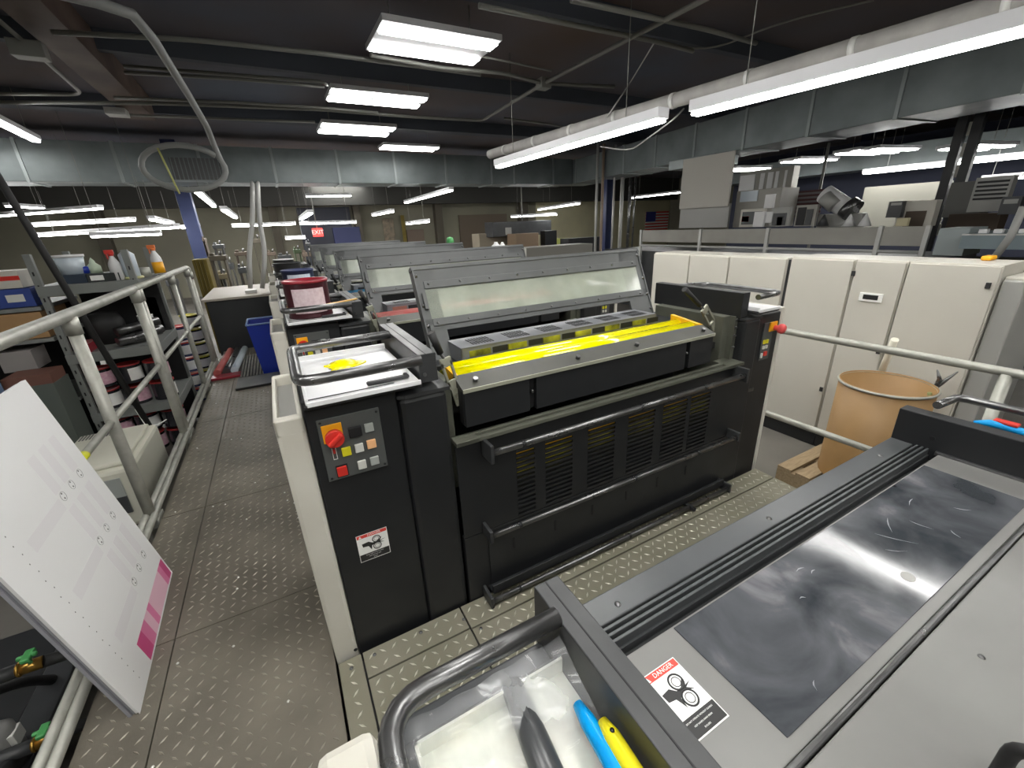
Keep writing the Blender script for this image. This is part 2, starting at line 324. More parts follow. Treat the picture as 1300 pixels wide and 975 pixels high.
def make_unit(Y, label):
    T = thing('printing_unit', label, 'press unit', (1.1, Y, G), group='upright units of the printing press')
    f = Y
    # --- bodies
    mb = MB().box(-.014, .25, f, f+.56, G, .955, b=.006).box(-.014, .25, f-.012, f, .955, .985, b=.004); mb.box(-.014, .25, f, f+.56, .955, .965)
    hs = mb.build('side_housing', BLACK, T); hs['label'] = 'black left side housing of the press unit'
    mb = MB().box(2.085, 2.262, f, f+.56, G, .945, b=.006); mb.build('side_housing', BLACK, T)
    mb = MB().box(.252, .41, f-.015, f+.2, G, .93, b=.018); cb = mb.build('column_cover', BLACK, T)
    MB().poly([(.248, f-.012), (.27, f-.024), (.418, f-.02), (.418, f+.2), (.248, f+.2)], .012, M=Matrix.Translation((0, 0, .929))).build('cap', BLACK2, cb)
    mb = MB().box(1.955, 2.083, f-.01, f+.2, G, .935, b=.012); cb = mb.build('column_cover', BLACK, T)
    bx(1.95, 2.086, f-.014, f+.2, .934, .946, b=.003).build('cap', BLACK2, cb)
    # white side panels with recess
    mb = MB().box(-.092, -.016, f-.004, f+.46, G, .905, b=.012)
    for a in ((-.092, -.08, f-.004, f+.46), (-.03, -.016, f-.004, f+.46), (-.092, -.016, f-.004, f+.03), (-.092, -.016, f+.43, f+.46)): mb.box(*a, .89, .94, b=.005)
    wp = mb.build('side_panel', WHITEP, T); wp['label'] = 'cream white side panel with a moulded recess on top'
    bx(-.079, -.031, f+.03, f+.43, .9, .906).build('recess', CABG, wp)
    MB().lathe([(0, .002), (.006, .0015), (.007, 0)], n=10, M=frontM(-.025, f-.004, .02)).build('screw', RUB, wp)
    wp = bx(2.263, 2.29, f-.004, f+.5, G, .965, b=.008).build('side_panel', WHITEP, T)
    # rear body, frame plates
    bx(.42, 1.95, f+.33, f+.56, G, .9, b=.005).build('rear_body', BLACK, T)
    bx(.42, 1.95, f+.2, f+.33, G, .5).build('inner_body', DARK, T)
    mb = MB().box(1.885, 1.953, f+.06, f+.5, .5, .955, b=.003).box(1.93, 1.954, f+.03, f+.06, .5, .955)
    fp = mb.build('frame_plate', ALU, T)
    mb = MB()
    for z in (.94, .9, .86, .8): mb.cyl((1.942, f+.03, z), (1.942, f+.022, z), .006, 8)
    mb.build('screws', STEELD, fp)
    bx(.42, .45, f+.06, f+.5, .5, .93, b=.003).build('frame_plate', ALU, T)
    # --- lower front with louvres
    Yf = f-.02
    groups = [(.652, .733), (.782, .914), (.993, 1.139), (1.215, 1.374), (1.427, 1.585), (1.612, 1.75)]
    mb = MB(); zt, zb = .625, .335; last = .417
    mb.box(.417, 1.955, Yf, Yf+.006, zt, .725); mb.box(.417, 1.955, Yf, Yf+.006, .325, zb)
    for a, b in groups: mb.box(last, a, Yf, Yf+.006, zb, zt); last = b
    mb.box(last, 1.955, Yf, Yf+.006, zb, zt)
    fpn = mb.build('front_panel', BLACK, T)
    for a, b in groups:
        m2 = MB(); n = 14
        for k in range(n+1):
            z = zb+(zt-zb)*k/n; m2.box(a, b, Yf-.003, Yf+.009, z-.0045, z+.0045)
        m2.build('louvre', BLACK, fpn)
    bx(.417, 1.955, Yf, Yf+.03, G, .32, b=.002).build('kick_panel', BLACK, T)
    kp = bx(.512, 1.85, Yf-.004, Yf, .02, .305, b=.001).build('access_panel', BLACK, T)
    for k in range(6): bx(.62+.2*k, .628+.2*k, Yf-.007, Yf-.004, .19, .24).build('slot', DARK, kp)
    # inked rollers seen through the louvres and above
    for z, y, r in ((.535, f+.043, .045), (.42, f+.09, .045)):
        MB().cyl((.46, y, z), (1.88, y, z), r, 20).build('inner_roller', YELPATCH if z > .5 else BLACK, T)
    MB().cyl((.46, f+.026, .605), (1.88, f+.026, .605), .024, 16).build('inner_roller', ORANGE, T)
    # --- ledge
    mb = MB().box(.416, 1.95, f-.04, f-.02, .722, .737, b=.002).box(.416, 1.95, f-.002, f+.018, .722, .737, b=.002).box(.416, .5, f-.04, f+.018, .722, .736).box(1.84, 1.95, f-.04, f+.06, .722, .736)
    mb.build('ledge', ALU, T)
    # --- ink fountain
    mb = MB().box(.472, .73, f+.0, f+.04, .765, .9, b=.002).box(.76, 1.56, f+.0, f+.04, .765, .9, b=.002).box(1.585, 1.74, f+.0, f+.04, .765, .9, b=.002)
    fb = mb.build('fountain_front', BLACK, T)
    bx(.47, 1.74, f+.02, f+.05, .77, .9).build('backing', DARK, fb)
    for x in (.745, 1.572): MB().cyl((x, f+.012, .84), (x, f+.0, .84), .005, 8).build('screw', STEELD, fb)
    mb = MB(); M = Matrix(((0, 0, 1, .468), (1, 0, 0, 0), (0, 1, 0, 0), (0, 0, 0, 1)))
    mb.poly([(f-.004, .898), (f-.004, .907), (f+.07, .935), (f+.078, .935), (f+.078, .9)], 1.276, M=M)
    tr = mb.build('fountain_ledge', TROUGH, T); MB().box(.468, 1.744, f-.0065, f-.002, .895, .909, b=.001).build('lip_highlight', LEVM, tr)  # pale lip strip carries the highlight along the ledge edge
    m2 = MB()
    for x in (.53, .97, 1.28, 1.70): m2.cyl((x, f+.03, .917), (x, f+.024, .932), .009, 10)
    m2.build('bolts', STEELD, tr)
    MB().cyl((.49, f+.13, .9), (1.73, f+.13, .9), .042, 28).build('ink_roller', YEL, T)
    MB().cyl((.49, f+.21, .9), (1.73, f+.21, .9), .04, 28).build('ink_roller', YEL, T)
    MB().cyl((.49, f+.265, .86), (1.73, f+.265, .86), .04, 20).build('ink_roller', YELDK, T)
    M = Matrix(((0, 0, 1, 1.728), (1, 0, 0, 0), (0, 1, 0, 0), (0, 0, 0, 1)))
    MB().poly([(f+.07, .89), (f+.07, .936), (f+.25, .958), (f+.25, .89)], .02, M=M).build('end_guard', ORANGE, T)
    M = Matrix(((0, 0, 1, .474), (1, 0, 0, 0), (0, 1, 0, 0), (0, 0, 0, 1)))
    MB().poly([(f+.07, .89), (f+.07, .934), (f+.2, .945), (f+.2, .89)], .014, M=M).build('end_guard', ORANGE, T)
    bx(.45, 1.9, f+.09, f+.33, .79, .82).build('ink_drip_pan', DARK, T)
    # slotted cover
    sc = MB().box(.585, 1.66, f+.285, f+.44, .958, .967, b=.002).box(.585, 1.66, f+.285, f+.292, .92, .966).box(.585, .592, f+.285, f+.44, .9, .966).build('slotted_cover', SLOTM, T)
    for k in range(6):
        x0 = .65+k*.175; m2 = MB()
        for i in range(8):
            for j in range(2): m2.box(x0+i*.013, x0+i*.013+.007, f+.312+j*.05, f+.352+j*.05, .9665, .9682)
        m2.build('slots', DARK, sc)
        bx(x0+.075, x0+.15, f+.283, f+.285, .925, .95).build('black_cap', DARK, sc)
        bx(x0-.03, x0+.065, f+.283, f+.285, .925, .95).build('inked_patch', YELDK, sc)
    # --- tubes with brackets
    for z, y, x0, x1, r in ((.69, f-.085, .52, 1.9, .0125), (.338, f-.075, .5, 1.93, .011), (.035, f-.085, .48, 1.91, .011)):
        bt = MB().cyl((x0, y, z), (x1, y, z), r, 14).build('step_bar', STEELD, T)
        for x in (x0-.008, x1-.006): bx(x, x+.014, y-.016, Yf, z-.035 if z > .5 else z-.02, z+.035 if z > .5 else z+.03, b=.003).build('bracket', BLACK2, bt)
        for x in (x0+.12, (x0+x1)/2, x1-.3): MB().cyl((x, y, z), (x+.012, y, z), r+.0015, 14).build('collar', BLACK, bt)
    mb = MB().box(.5, 1.9, f-.065, f-.05, .045, .085, b=.002).box(.5, 1.9, f-.05, f-.02, .045, .052).box(1.6, 1.615, f-.12, f-.05, .03, .045)
    mb.build('foot_bar', BLACK, T)
    # --- hood
    H = hoodM(Y); mb = MB(); th = .012
    mb.box(.505, .595, -.13, .318, -th, 0, M=H).box(1.64, 1.78, -.13, .318, -th, 0, M=H).box(.505, 1.78, .035, .09, -th, 0, M=H).box(.505, 1.78, .215, .318, -th, 0, M=H).box(.5, 1.785, .305, .32, -.035, .004, M=H)
    mb.box(.503, .509, -.1, .318, -.04, .006, M=H).box(1.776, 1.783, -.1, .318, -.04, .006, M=H)
    hd = mb.build('hood', GREYP, T)
    MB().box(.54, 1.74, .062, .24, -.004, .0, M=H).build('window_pane', HGLASS, hd)
    mb = MB().box(.54, 1.745, .056, .088, 0, .006, b=.002, M=H).box(.54, 1.745, .22, .252, 0, .005, b=.002, M=H); mb.build('window_trim', GREYP, hd)
    mb = MB()
    for i in range(9):
        for v in (.068, .24): mb.lathe([(0, .006), (.004, .005), (.006, 0)], (.56+i*.145, v, .005), 8, M=H)
    for v in (-.02, .06, .15, .28):
        for x in (.515, 1.772): mb.lathe([(0, .008), (.006, .007), (.009, 0)], (x, v, .0), 8, M=H)
    mb.build('bolts', STEELD, hd)
    MB().box(.52, .535, .13, .2, 0, .018, M=H).box(.52, .535, .02, .06, 0, .018, M=H).build('catch', GREYP, hd)
    # --- lever arms
    for sx, x0 in ((1, .405), (-1, 1.80)):
        if sx == 1: A, B, C_, D = (.4, f+.06, 1.105), (.425, f+.06, 1.03), (.44, f+.06, 1.0), (.478, f+.06, .835)
        else: A, B, C_, D = (1.64, f+.11, 1.11), (1.76, f+.11, 1.02), (1.80, f+.11, .995), (1.95, f+.11, .825)
        A, B, C_, D = map(Vector, (A, B, C_, D)); lv = thing_part = MB().tube([A, B], [.0135, .0115], 12).build('lever', RUB, T)
        MB().cyl(B, C_, .005, 8).build('rod', STEELD, lv)
        d = (D-C_); Ln = d.length; u = d.normalized(); v = Vector((0, -1, 0)); s = u.cross(v)
        M = Matrix(((s.x, u.x, v.x, C_.x), (s.y, u.y, v.y, C_.y), (s.z, u.z, v.z, C_.z), (0, 0, 0, 1)))
        w2 = .02 if sx == 1 else .024
        MB().box(-w2, -w2*.55, 0, Ln*.55, -.006, .006, b=.002, M=M).box(w2*.55, w2, 0, Ln*.55, -.006, .006, b=.002, M=M).box(-w2, w2, -.012, .02, -.006, .006, b=.002, M=M).box(-w2, w2, Ln*.42, Ln*.62, -.006, .006, b=.002, M=M).box(-w2*.8, w2*.8, Ln*.6, Ln*1.02, -.006, .006, b=.002, M=M).ring((0, Ln*.78, .006), .009, .002, M=M, n=12, m=4).ring((0, Ln*.93, .006), .009, .002, M=M, n=12, m=4).build('bracket', LEVM, lv)
    # --- ink knife block covers
    sb = MB().box(.334, .393, f+.01, f+.56, .958, 1.052, b=.002).build('block_cover', BLACK2, T)
    bx(.358, .361, f+.012, f+.558, 1.0515, 1.0526).build('seam', DARK, sb)
    MB().cyl((.35, f+.011, .985), (.35, f+.006, .985), .006, 8).build('screw', STEELD, sb)
    sb = MB().box(1.937, 1.99, f+.01, f+.56, .95, 1.07, b=.002).build('block_cover', BLACK, T)
    # --- trays
    for x0, x1 in ((0.0, .325), (2.0, 2.17)):
        tb = MB().box(x0-.008, x1, f-.04, f+.45, .966, .978, b=.003).build('tray_base', BLACK, T)
        mb = MB().box(x0, x1-.004, f-.045, f+.44, .979, .984, b=.002).box(x0-.003, x0+.006, f-.04, f+.44, .98, 1.0, b=.002).box(x0, x1-.004, f+.43, f+.44, .98, 1.0, b=.002).box(x0, x1-.004, f-.046, f-.038, .975, .99, b=.002).build('tray', TRAYP, tb)
    tb = MB().tube([(.33, f+.36, 1.05), (-.008, f+.36, 1.05), (-.008, f-.04, 1.05), (.33, f-.04, 1.05)], .0155, 14, fillet=.05).build('handrail', STEELD, T)
    tb = MB().tube([(1.98, f+.46, 1.05), (2.06, f+.47, 1.05), (2.19, f+.42, 1.05), (2.19, f-.02, 1.05), (1.99, f-.03, 1.05)], .0135, 12, fillet=.04).build('handrail', STEELD, T)
    mb = MB().box(.17, .3, f+.0, f+.022, .986, .998, b=.006, M=Matrix.Translation((0, 0, 0))); mb.lathe([(0, .006), (.006, .005), (.007, 0)], (.288, f+.011, .998), 8)
    mb.build('tray_latch', BLACK2, T)
    # --- control panels
    y = f-.002; t = bx(.013, .19, y-.004, y+.001, .712, .917, b=.002).build('control_panel', PANELG, T); t['label'] = 'grey control panel with rotary switch and buttons'
    mb = MB()
    for x, z in ((.022, .908), (.181, .905), (.181, .722), (.022, .722)): mb.cyl((x, y-.004, z), (x, y-.006, z), .004, 8)
    mb.build('screws', BLACK, t)
    bx(.022, .078, y-.008, y-.003, .84, .898, b=.002).build('switch_plate', ORSQ, t)
    mb = MB().cyl((.052, y-.008, .856), (.052, y-.026, .856), .026, 24); mb.box(.046, .058, y-.04, y-.024, .832, .88, b=.003, M=Matrix.Translation((.052, 0, .856)) @ Matrix.Rotation(.9, 4, 'Y') @ Matrix.Translation((-.052, 0, -.856)))
    mb.build('rotary_knob', RED, t)
    bx(.093, .131, y-.012, y-.003, .84, .874, b=.003).build('display', DARK, t)
    for n, a in (('button', (.14, .166, .846, .874, BTNG)), ('button', (.064, .09, .786, .814, BTNY)), ('button', (.102, .127, .787, .815, BTNW)), ('button', (.138, .165, .789, .818, BTNO)), ('button', (.101, .126, .728, .757, BTNW)), ('button', (.139, .165, .73, .758, BTNG)), ('button', (.04, .069, .723, .755, RED))):
        b_ = bx(a[0], a[1], y-.011, y-.003, a[2], a[3], b=.002).build(n, a[4], t)
    bx(.038, .072, y-.006, y-.003, .719, .76).build('button_surround', DARK, t)
    mb = MB().box(.038, .0395, y-.0055, y-.004, .783, .82).box(.0485, .05, y-.0055, y-.004, .783, .82).box(.038, .05, y-.0055, y-.004, .782, .7835); mb.build('slider_outline', INKW, t)
    bx(.041, .047, y-.008, y-.004, .803, .818).build('slider', RED, t)
    y = f-.002; t = bx(2.125, 2.205, y-.004, y+.001, .7, .9, b=.002).build('control_panel', PANELG, T)
    bx(2.165, 2.225, y-.012, y-.003, .85, .9, b=.003).build('switch_plate', ORSQ, t)
    MB().lathe([(.014, 0), (.014, .02), (.024, .026), (.026, .04), (.02, .05), (0, .054)], n=20, M=frontM(2.205, y-.01, .868)).build('stop_button', REDL, t)
    for a in ((2.135, 2.15, .79, .81, BTNY), (2.16, 2.175, .79, .81, BTNY), (2.135, 2.15, .762, .78, BTNW), (2.16, 2.175, .762, .78, BTNW), (2.155, 2.18, .722, .745, RED), (2.13, 2.143, .715, .74, BTNW)):
        bx(a[0], a[1], y-.01, y-.003, a[2], a[3], b=.001).build('button', a[4], t)
    MB().box(2.085, 2.13, f-.004, f, .53, .55, b=.002).build('latch', STEELD, T)
    return T
U2 = make_unit(1.24, 'nearest upright press unit with bright yellow ink rollers and raised windowed hood')
M = frontM(.052, 1.2385, .376); lb = danger_label(U2, M, .1, .108); label_print(lb, U2, M, .1, .108)
EMPTYSW = {}
swaps = [({YEL: MAG, ORANGE: MAG, YELDK: mat('reddish_metal', (.3, .12, .09), .4)}, 'second upright press unit, red ink rollers, red ink can on its tray'),
         ({YEL: CYA, ORANGE: CYA, YELDK: KEY}, 'third upright press unit with cyan ink rollers and a pale hood window'),
         ({YEL: KEY, ORANGE: KEY, YELDK: KEY}, 'fourth upright press unit, seen only as a sliver behind the third'),
         ({YEL: KEY, ORANGE: KEY, YELDK: KEY}, 'farthest upright press unit before the dark console')]
units = []
PITCH = 1.262
for k, (sw, lab) in enumerate(swaps):
    u = copy_tree(U2, sw, loc=(1.1, 1.24+PITCH*(k+1), G)); u['label'] = lab; units.append(u)
for u in units:
    for ch in list(u.children):
        if ch.name.startswith('warning_label'):
            for g in list(ch.children): bpy.data.objects.remove(g)
            bpy.data.objects.remove(ch)
# ================================================================== NEAR UNIT (low, hood closed)
NZ = .6
N = thing('delivery_unit', 'low near press unit, hood closed over a smudged clear window', 'press unit', (1.1, -.2, G))
bx(-.01, .335, -.75, .555, G, .585, b=.006).build('side_housing', COVERD, N)
p = MB().box(-.11, -.012, -.75, .555, G, .612, b=.02).build('side_panel', WHITEP, N)
bx(.34, 2.0, -.75, .47, G, .56).build('inner_body', BLACK, N)
bx(1.94, 2.29, -.75, .56, G, .585, b=.005).build('side_housing', BLACK, N)
MB().box(.395, 1.94, .505, .572, .4, NZ, b=.003).build('front_rail', COVERR, N)
fr = MB().box(.395, 1.94, .455, .505, .4, NZ-.02).build('channel', COVERD, N)
for y in (.463, .478, .493): MB().box(.395, 1.95, y-.0035, y+.0035, NZ-.02, NZ+.004, b=.0015).build('channel_rib', COVERR, fr)
mb = MB()
for x in (.53, 1.1, 1.75): mb.lathe([(0, .004), (.006, .003), (.008, 0)], (x, .53, NZ), 10)
mb.build('bolts', STEELD, N)
cv = MB().box(.395, 1.935, .165, .43, NZ-.03, NZ-.004, b=.002).build('hood', COVER, N)
MB().box(.592, 1.80, .186, .425, NZ-.004, NZ-.0015, b=.001).build('window_pane', SMUDGE, cv)
mb = MB()
for i, (x, y, L_, a) in enumerate(((1.35, .345, .07, .6), (1.42, .3, .05, 1.9), (1.3, .31, .09, 2.2), (1.52, .36, .05, .3), (1.25, .29, .05, 2.6), (.98, .38, .03, .1), (1.0, .36, .02, .4), (1.6, .27, .04, 2.4), (.72, .21, .02, 1), (.9, .33, .015, 0), (1.45, .24, .03, 1.2))):
    M = Matrix.Translation((x, y, NZ-.0013)) @ Matrix.Rotation(a, 4, 'Z')
    mb.poly([(-L_/2, .002), (-L_/4, .0012), (0, .0035), (L_/4, .0012), (L_/2, -.004), (L_/5, -.0008), (-.1*L_, .0015)], .0002, M=M)
mb.build('scratches', mat('pale_scratch', (.26, .27, .29), .5), cv)
M = Matrix.Translation((1.17, .238, NZ-.0014)); mb = MB(); mb.poly([(.017*math.cos(2*PI*k/20), .014*math.sin(2*PI*k/20)) for k in range(20)], .0004, M=M @ Matrix.Rotation(.2, 4, 'Z')); mb.build('oval_sticker', CABG, cv)
MB().box(.395, 1.935, .152, .164, NZ-.02, NZ+.001, b=.004).build('hinge_strip', STEELD, cv)
cv2 = MB().box(.395, 1.935, -.75, .15, NZ-.03, NZ-.003, b=.003).build('rear_cover', COVER, N)
mb = MB()
for x, y in ((1.05, .08), (.7, .06), (1.45, .06)): mb.lathe([(0, .003), (.005, .002), (.006, 0)], (x, y, NZ-.003), 10)
mb.build('bolts', STEELD, cv2)
MB().tube([at_z(1262, 990, NZ), at_z(1262, 990, NZ)+Vector((0, 0, .09)), at_z(1262, 990, NZ)+Vector((.0, -.12, .1))], .01, 10, fillet=.03).build('pull_handle', RUB, cv2)
for x0, x1, nm in ((.333, .393, 1), (1.937, 1.995, 2)):
    sb = MB().box(x0, x1, -.75, .572, .57, .722, b=.0025).build('block_cover', BLACK2 if nm == 1 else BLACK, N)
    if nm == 1: bx(x0+.026, x0+.029, -.74, .57, .7217, .7228).build('seam', DARK, sb)
    else: MB().cyl((x0, .46, .645), (x0-.002, .46, .645), .008, 12).build('hole', DARK, sb)
MB().box(1.925, 1.938, -.6, .44, NZ-.01, NZ+.004, b=.001).build('edge_strip', STEELD, N)
M = Matrix(((1, 0, 0, .452), (0, 1, 0, .256), (0, 0, 1, NZ-.0036), (0, 0, 0, 1))); lb = danger_label(N, M, .088, .125)
label_print(lb, N, M, .088, .125)
# near tray with plastic lined contents
tb = MB().box(.02, .334, -.75, .50, .585, .6, b=.003).build('tray_base', BLACK2, N)
mb = MB().box(.04, .045, -.7, .47, .6, .64).box(.04, .33, .465, .47, .6, .64).box(.04, .33, -.7, .47, .6, .604); mb.build('tray', DIRTY, tb)
MB().tube([(.335, .49, .72), (.004, .49, .72), (.004, -.4, .72), (.335, -.4, .72)], .0185, 16, fillet=.075).build('handrail', STEELD, N)
MB().tube([(1.99, .49, .75), (2.14, .48, .75), (2.15, -.4, .75)], .014, 12, fillet=.03).build('handrail', STEELD, N)
bx(2.0, 2.2, -.7, .46, .585, .6, b=.003).build('tray_base', STEEL, N)
# crumpled plastic liner in the near tray
me = bpy.data.meshes.new('liner'); vs, fs = [], []; nx, ny = 24, 60
for i in range(nx+1):
    for j in range(ny+1):
        x = .024+.306*i/nx; y = -.45+.925*j/ny; e = max(0, 1-i/3)+max(0, (j-ny+9)/9)
        vs.append((x, y, .617+.07*min(1, e)+.005*math.sin(17*x+31*y)*math.sin(43*y+5*x)+.003*math.sin(90*x+20*y)))
for i in range(nx):
    for j in range(ny): k = i*(ny+1)+j; fs.append((k, k+ny+1, k+ny+2, k+1))
me.from_pydata(vs, [], fs); mb = MB(); mb.bm.from_mesh(me); bpy.data.meshes.remove(me)
for fc in mb.bm.faces: fc.smooth = True
solo(mb, 'tray_liner', PLASTIC, 'crumpled clear plastic liner draped in the near tray', 'liner')
mb = MB()
for x, y, r in ((.085, .39, .008), (.062, .4, .003), (.12, .33, .004), (.07, .36, .002)): mb.poly([(r*math.cos(2*PI*k/9)*random.uniform(.6, 1.3), 1.4*r*math.sin(2*PI*k/9)*random.uniform(.6, 1.3)) for k in range(9)], .0006, M=Matrix.Translation((x, y, .619)))
mb.tube([(.09, .28, .62), (.12, .325, .62), (.16, .33, .62), (.19, .3, .62)], .0013, 5); mb.tube([(.13, .28, .62), (.14, .33, .62), (.17, .355, .62)], .0011, 5)
solo(mb, 'ink_spatters', mat('red_ink_stain', (.55, .05, .08), .4), 'red ink spatters and scribbles on the near tray liner', 'ink stain')
tl = thing('grey_scraper', 'dark grey plastic scraper handle lying in the near tray', 'scraper', (.214, .385, .634), math.radians(-6))
mb = MB().tube([(0, .09, 0), (0, .0, .0), (.0, -.2, .0)], [.02, .024, .026], 14).build('handle', COVERD, tl, False)
MB().box(-.006, .006, -.15, .07, .015, .023, b=.002).build('grip_ridge', BLACK2, tl, False)
MB().cyl((-.03, -.12, .005), (.04, -.1, .005), .008, 10).build('cross_pin', STEELD, tl, False)
uk = thing('utility_knife', 'blue and yellow utility knife leaning beside the block in the near tray', 'knife', (.292, .25, .64), math.radians(-4))
MB().tube([(0, .13, .01), (0, .1, .012), (0, 0, .012), (0, -.22, .012)], [.009, .014, .015, .015], 12).build('back_shell', mat('bright_blue_plastic', (.0, .32, .75), .25), uk, False)
MB().tube([(.018, .085, .02), (.018, .06, .022), (.018, -.02, .022), (.018, -.22, .022)], [.009, .014, .016, .016], 12).build('body', mat('bright_yellow_plastic', (.85, .75, .02), .25), uk, False)
MB().lathe([(.003, 0), (.004, .001), (0, .002)], (.018, .06, .036), 8).build('screw', BLACK, uk, False)
mb = MB().ring((0, 0, 0), .012, .004, n=18); mb.tube([(0.012, -.01, 0), (.03, -.06, 0), (.035, -.2, 0)], .0045, 8)
solo(mb, 'scissors', REDL, 'red handled scissors beside the blue knife in the near tray', 'scissors').location = (.262, .285, .635)
# things on the right near tray
sc = thing('squeegee_rods', 'black and steel rods lying in the right near tray', 'rods', (2.06, .3, .61))
for i, (dx, m) in enumerate(((-.03, BLACK), (0, BLACK2), (.05, STEEL))): MB().cyl((dx, .13, .0), (dx, -.4, .0), .01, 10).build('rod', m, sc, False)
bl = MB(); bl.tube([at_x(1236, 536, 2.03), at_x(1255, 537, 2.04), at_x(1275, 542, 2.06), at_x(1300, 549, 2.06), at_x(1340, 562, 2.06)], [.006, .012, .012, .013, .013], 10)
solo(bl, 'blue_cloth', mat('cyan_cloth', (.0, .35, .8), .6, bump=.5, bscale=90), 'bright blue cloth lying on the right near tray', 'cloth')
solo(MB().box(2.05, 2.08, .3, .36, .72, .73, b=.003), 'red_clip', RED, 'small red clip on the bright blue cloth', 'clip')
# ================================================================== INK BLOB, CANS
mb = MB(); pts = [(.078*math.cos(a)*(.75+.3*math.sin(3*a+1)), .05*math.sin(a)*(1+.25*math.cos(2*a))) for a in [2*PI*k/26 for k in range(26)]]
mb.poly(pts, .004, M=Matrix.Translation((.14, 1.51, .9845))); mb.lathe([(.05, 0), (.045, .008), (.02, .016), (0, .018)], (.14, 1.515, .988), 18)
solo(mb, 'ink_puddle', YELPOOL, 'yellow ink puddle on the white tray of the nearest upright unit', 'ink')
def can(name, x, y, z, r, h, body, lid, label, cat='ink can', lab=None, group=None, lz=0):
    t = thing(name, label, cat, (x, y, z), group=group)
    MB().lathe([(0, 0), (r, 0), (r, h*.04), (r*.985, h*.06), (r*.985, h*.94), (r, h*.96)], n=24).build('body', body, t, False)
    MB().lathe([(r*.9, h*.93), (r*1.02, h*.93), (r*1.03, h), (r*.93, h), (r*.9, h*.97), (0, h*.95)], n=24).build('lid', lid, t, False)
    if lab:
        mb = MB(); tt = mb.bm; n = 8; a0 = -PI/2-.75+lz; rr = r*1.0+.001
        vv = [[tt.verts.new((rr*math.cos(a0+1.5*k/n), rr*math.sin(a0+1.5*k/n), zz)) for zz in (h*.15, h*.8)] for k in range(n+1)]
        for k in range(n): tt.faces.new((vv[k][0], vv[k+1][0], vv[k+1][1], vv[k][1]))
        mb.build('paper_label', lab, t, False)
    return t
RDK = mat('dark_red_can', (.3, .015, .03), .3); PLAB = mat('pinkish_label', (.72, .6, .62), .5, noise=(.6, .45, .48), nscale=60)
y3 = 1.24+PITCH
can('ink_can', .13, y3+.14, .985, .115, .2, mat('maroon_black_can', (.06, .012, .018), .3), RDK, 'large maroon ink can with paper label on the second unit tray', lab=PLAB)
mb = MB().box(.19, .4, y3+.0, y3+.022, 1.055, 1.062, b=.002, M=Matrix.Translation((.26, y3, 1.055)) @ Matrix.Rotation(.5, 4, 'Z') @ Matrix.Translation((-.26, -y3, -1.055)))
solo(mb, 'ink_knife', mat('orange_wood', (.6, .35, .06), .4), 'orange ink knife resting on the second unit block', 'ink knife')
y4 = y3+PITCH
can('ink_can', .155, y4+.16, .985, .12, .17, mat('navy_can', (.02, .025, .06), .4), NAVY, 'navy blue ink can on the third unit tray', lab=mat('bluish_label', (.65, .7, .78), .5))
solo(MB().box(.24, .33, y4+.02, y4+.3, 1.054, 1.07, b=.006), 'teal_rag', mat('teal_cloth', (.15, .4, .38), .8), 'folded teal rag on the third unit block', 'rag')
y5 = y4+PITCH
can('ink_can', .12, y5+.15, .985, .13, .16, mat('charcoal_can', (.03, .03, .03), .4), BLACK, 'charcoal ink can on the fourth unit tray')
can('ink_can', .12, y5+PITCH+.15, .985, .12, .14, MATS['charcoal_can'], PAPER, 'white lidded ink can on the farthest unit tray')
# white bottles standing on hood tops far away
for i, (px, w_) in enumerate(((630, .05), (638, .035))):
    P = at_y(px, 316, 2.95+PITCH*1); 
    t = thing('squeeze_bottle', ('larger' if i == 0 else 'slimmer')+' white squeeze bottle seen just above the second hood', 'bottle', (P.x, P.y, P.z-.02))
    MB().lathe([(0, 0), (w_, 0), (w_, .05), (w_*.4, .075), (w_*.35, .09), (0, .09)], n=14).build('body', WHITEPL, t, False)
solo(MB().lathe([(0, 0), (.035, 0), (.04, .05), (.03, .08), (0, .09)], tuple(at_y(572, 312, 4.4)), 14), 'green_jar', GREEN, 'small green jar seen just above the far hoods', 'jar')
bxs = MB().box(1.2, 2.2, 3.95, 4.7, .93, .99)
# ================================================================== RAILINGS
def rail_left():
    t = thing('guard_rail', 'white painted tube guard rail along the left edge of the walkway', 'railing', (-.865, 3, 0))
    X = -.865
    MB().cyl((X, -.5, 1.12), (X, 3.76, 1.12), .026, 18).build('top_rail', STEEL, t)
    MB().cyl((X, 3.74, 1.12), (X, 6.0, 1.12), .025, 18).build('top_rail', STEEL, t)
    MB().cyl((X, -.5, .585), (X, 2.63, .585), .0165, 14).build('middle_rail', STEEL, t)
    MB().cyl((X, 2.63, .585), (X, 3.8, .585), .0165, 14).build('middle_rail', STEEL, t)
    MB().cyl((X, 3.86, .585), (X, 6.05, .585), .0165, 14).build('middle_rail', STEEL, t)
    for dx in (-.014, .022): MB().cyl((X+dx, -.5, .03), (X+dx, 6.05, .03), .017, 12).build('base_rail', STEEL, t)
    for i, (y, z) in enumerate(((.3, 1.1), (2.63, 1.1), (3.76, 1.1), (3.84, 1.1), (5.05, 1.1), (5.95, 1.1), (6.12, 1.06))):
        ps = MB().cyl((X, y, -.2), (X, y, z), .026 if 1 < y < 5 else .023, 16).build('post', STEEL, t)
        MB().cyl((X, y, z-.07), (X, y, z+.01), .031, 16).build('fitting', STEEL, ps)
        MB().box(X-.05, X+.04, y-.06, y+.06, -.035, .012, b=.003).build('base_plate', STEEL, ps)
    MB().tube([(X, 6.0, 1.12), (X, 6.12, 1.11), (X, 6.14, 1.0)], .024, 14, fillet=.04).build('end_bend', STEEL, t)
    MB().cyl((X, 2.18, .585), (X, 2.25, .585), .0185, 14).build('tape_band', mat('yellow_tape', (.75, .75, .02), .4), t)
rail_left()
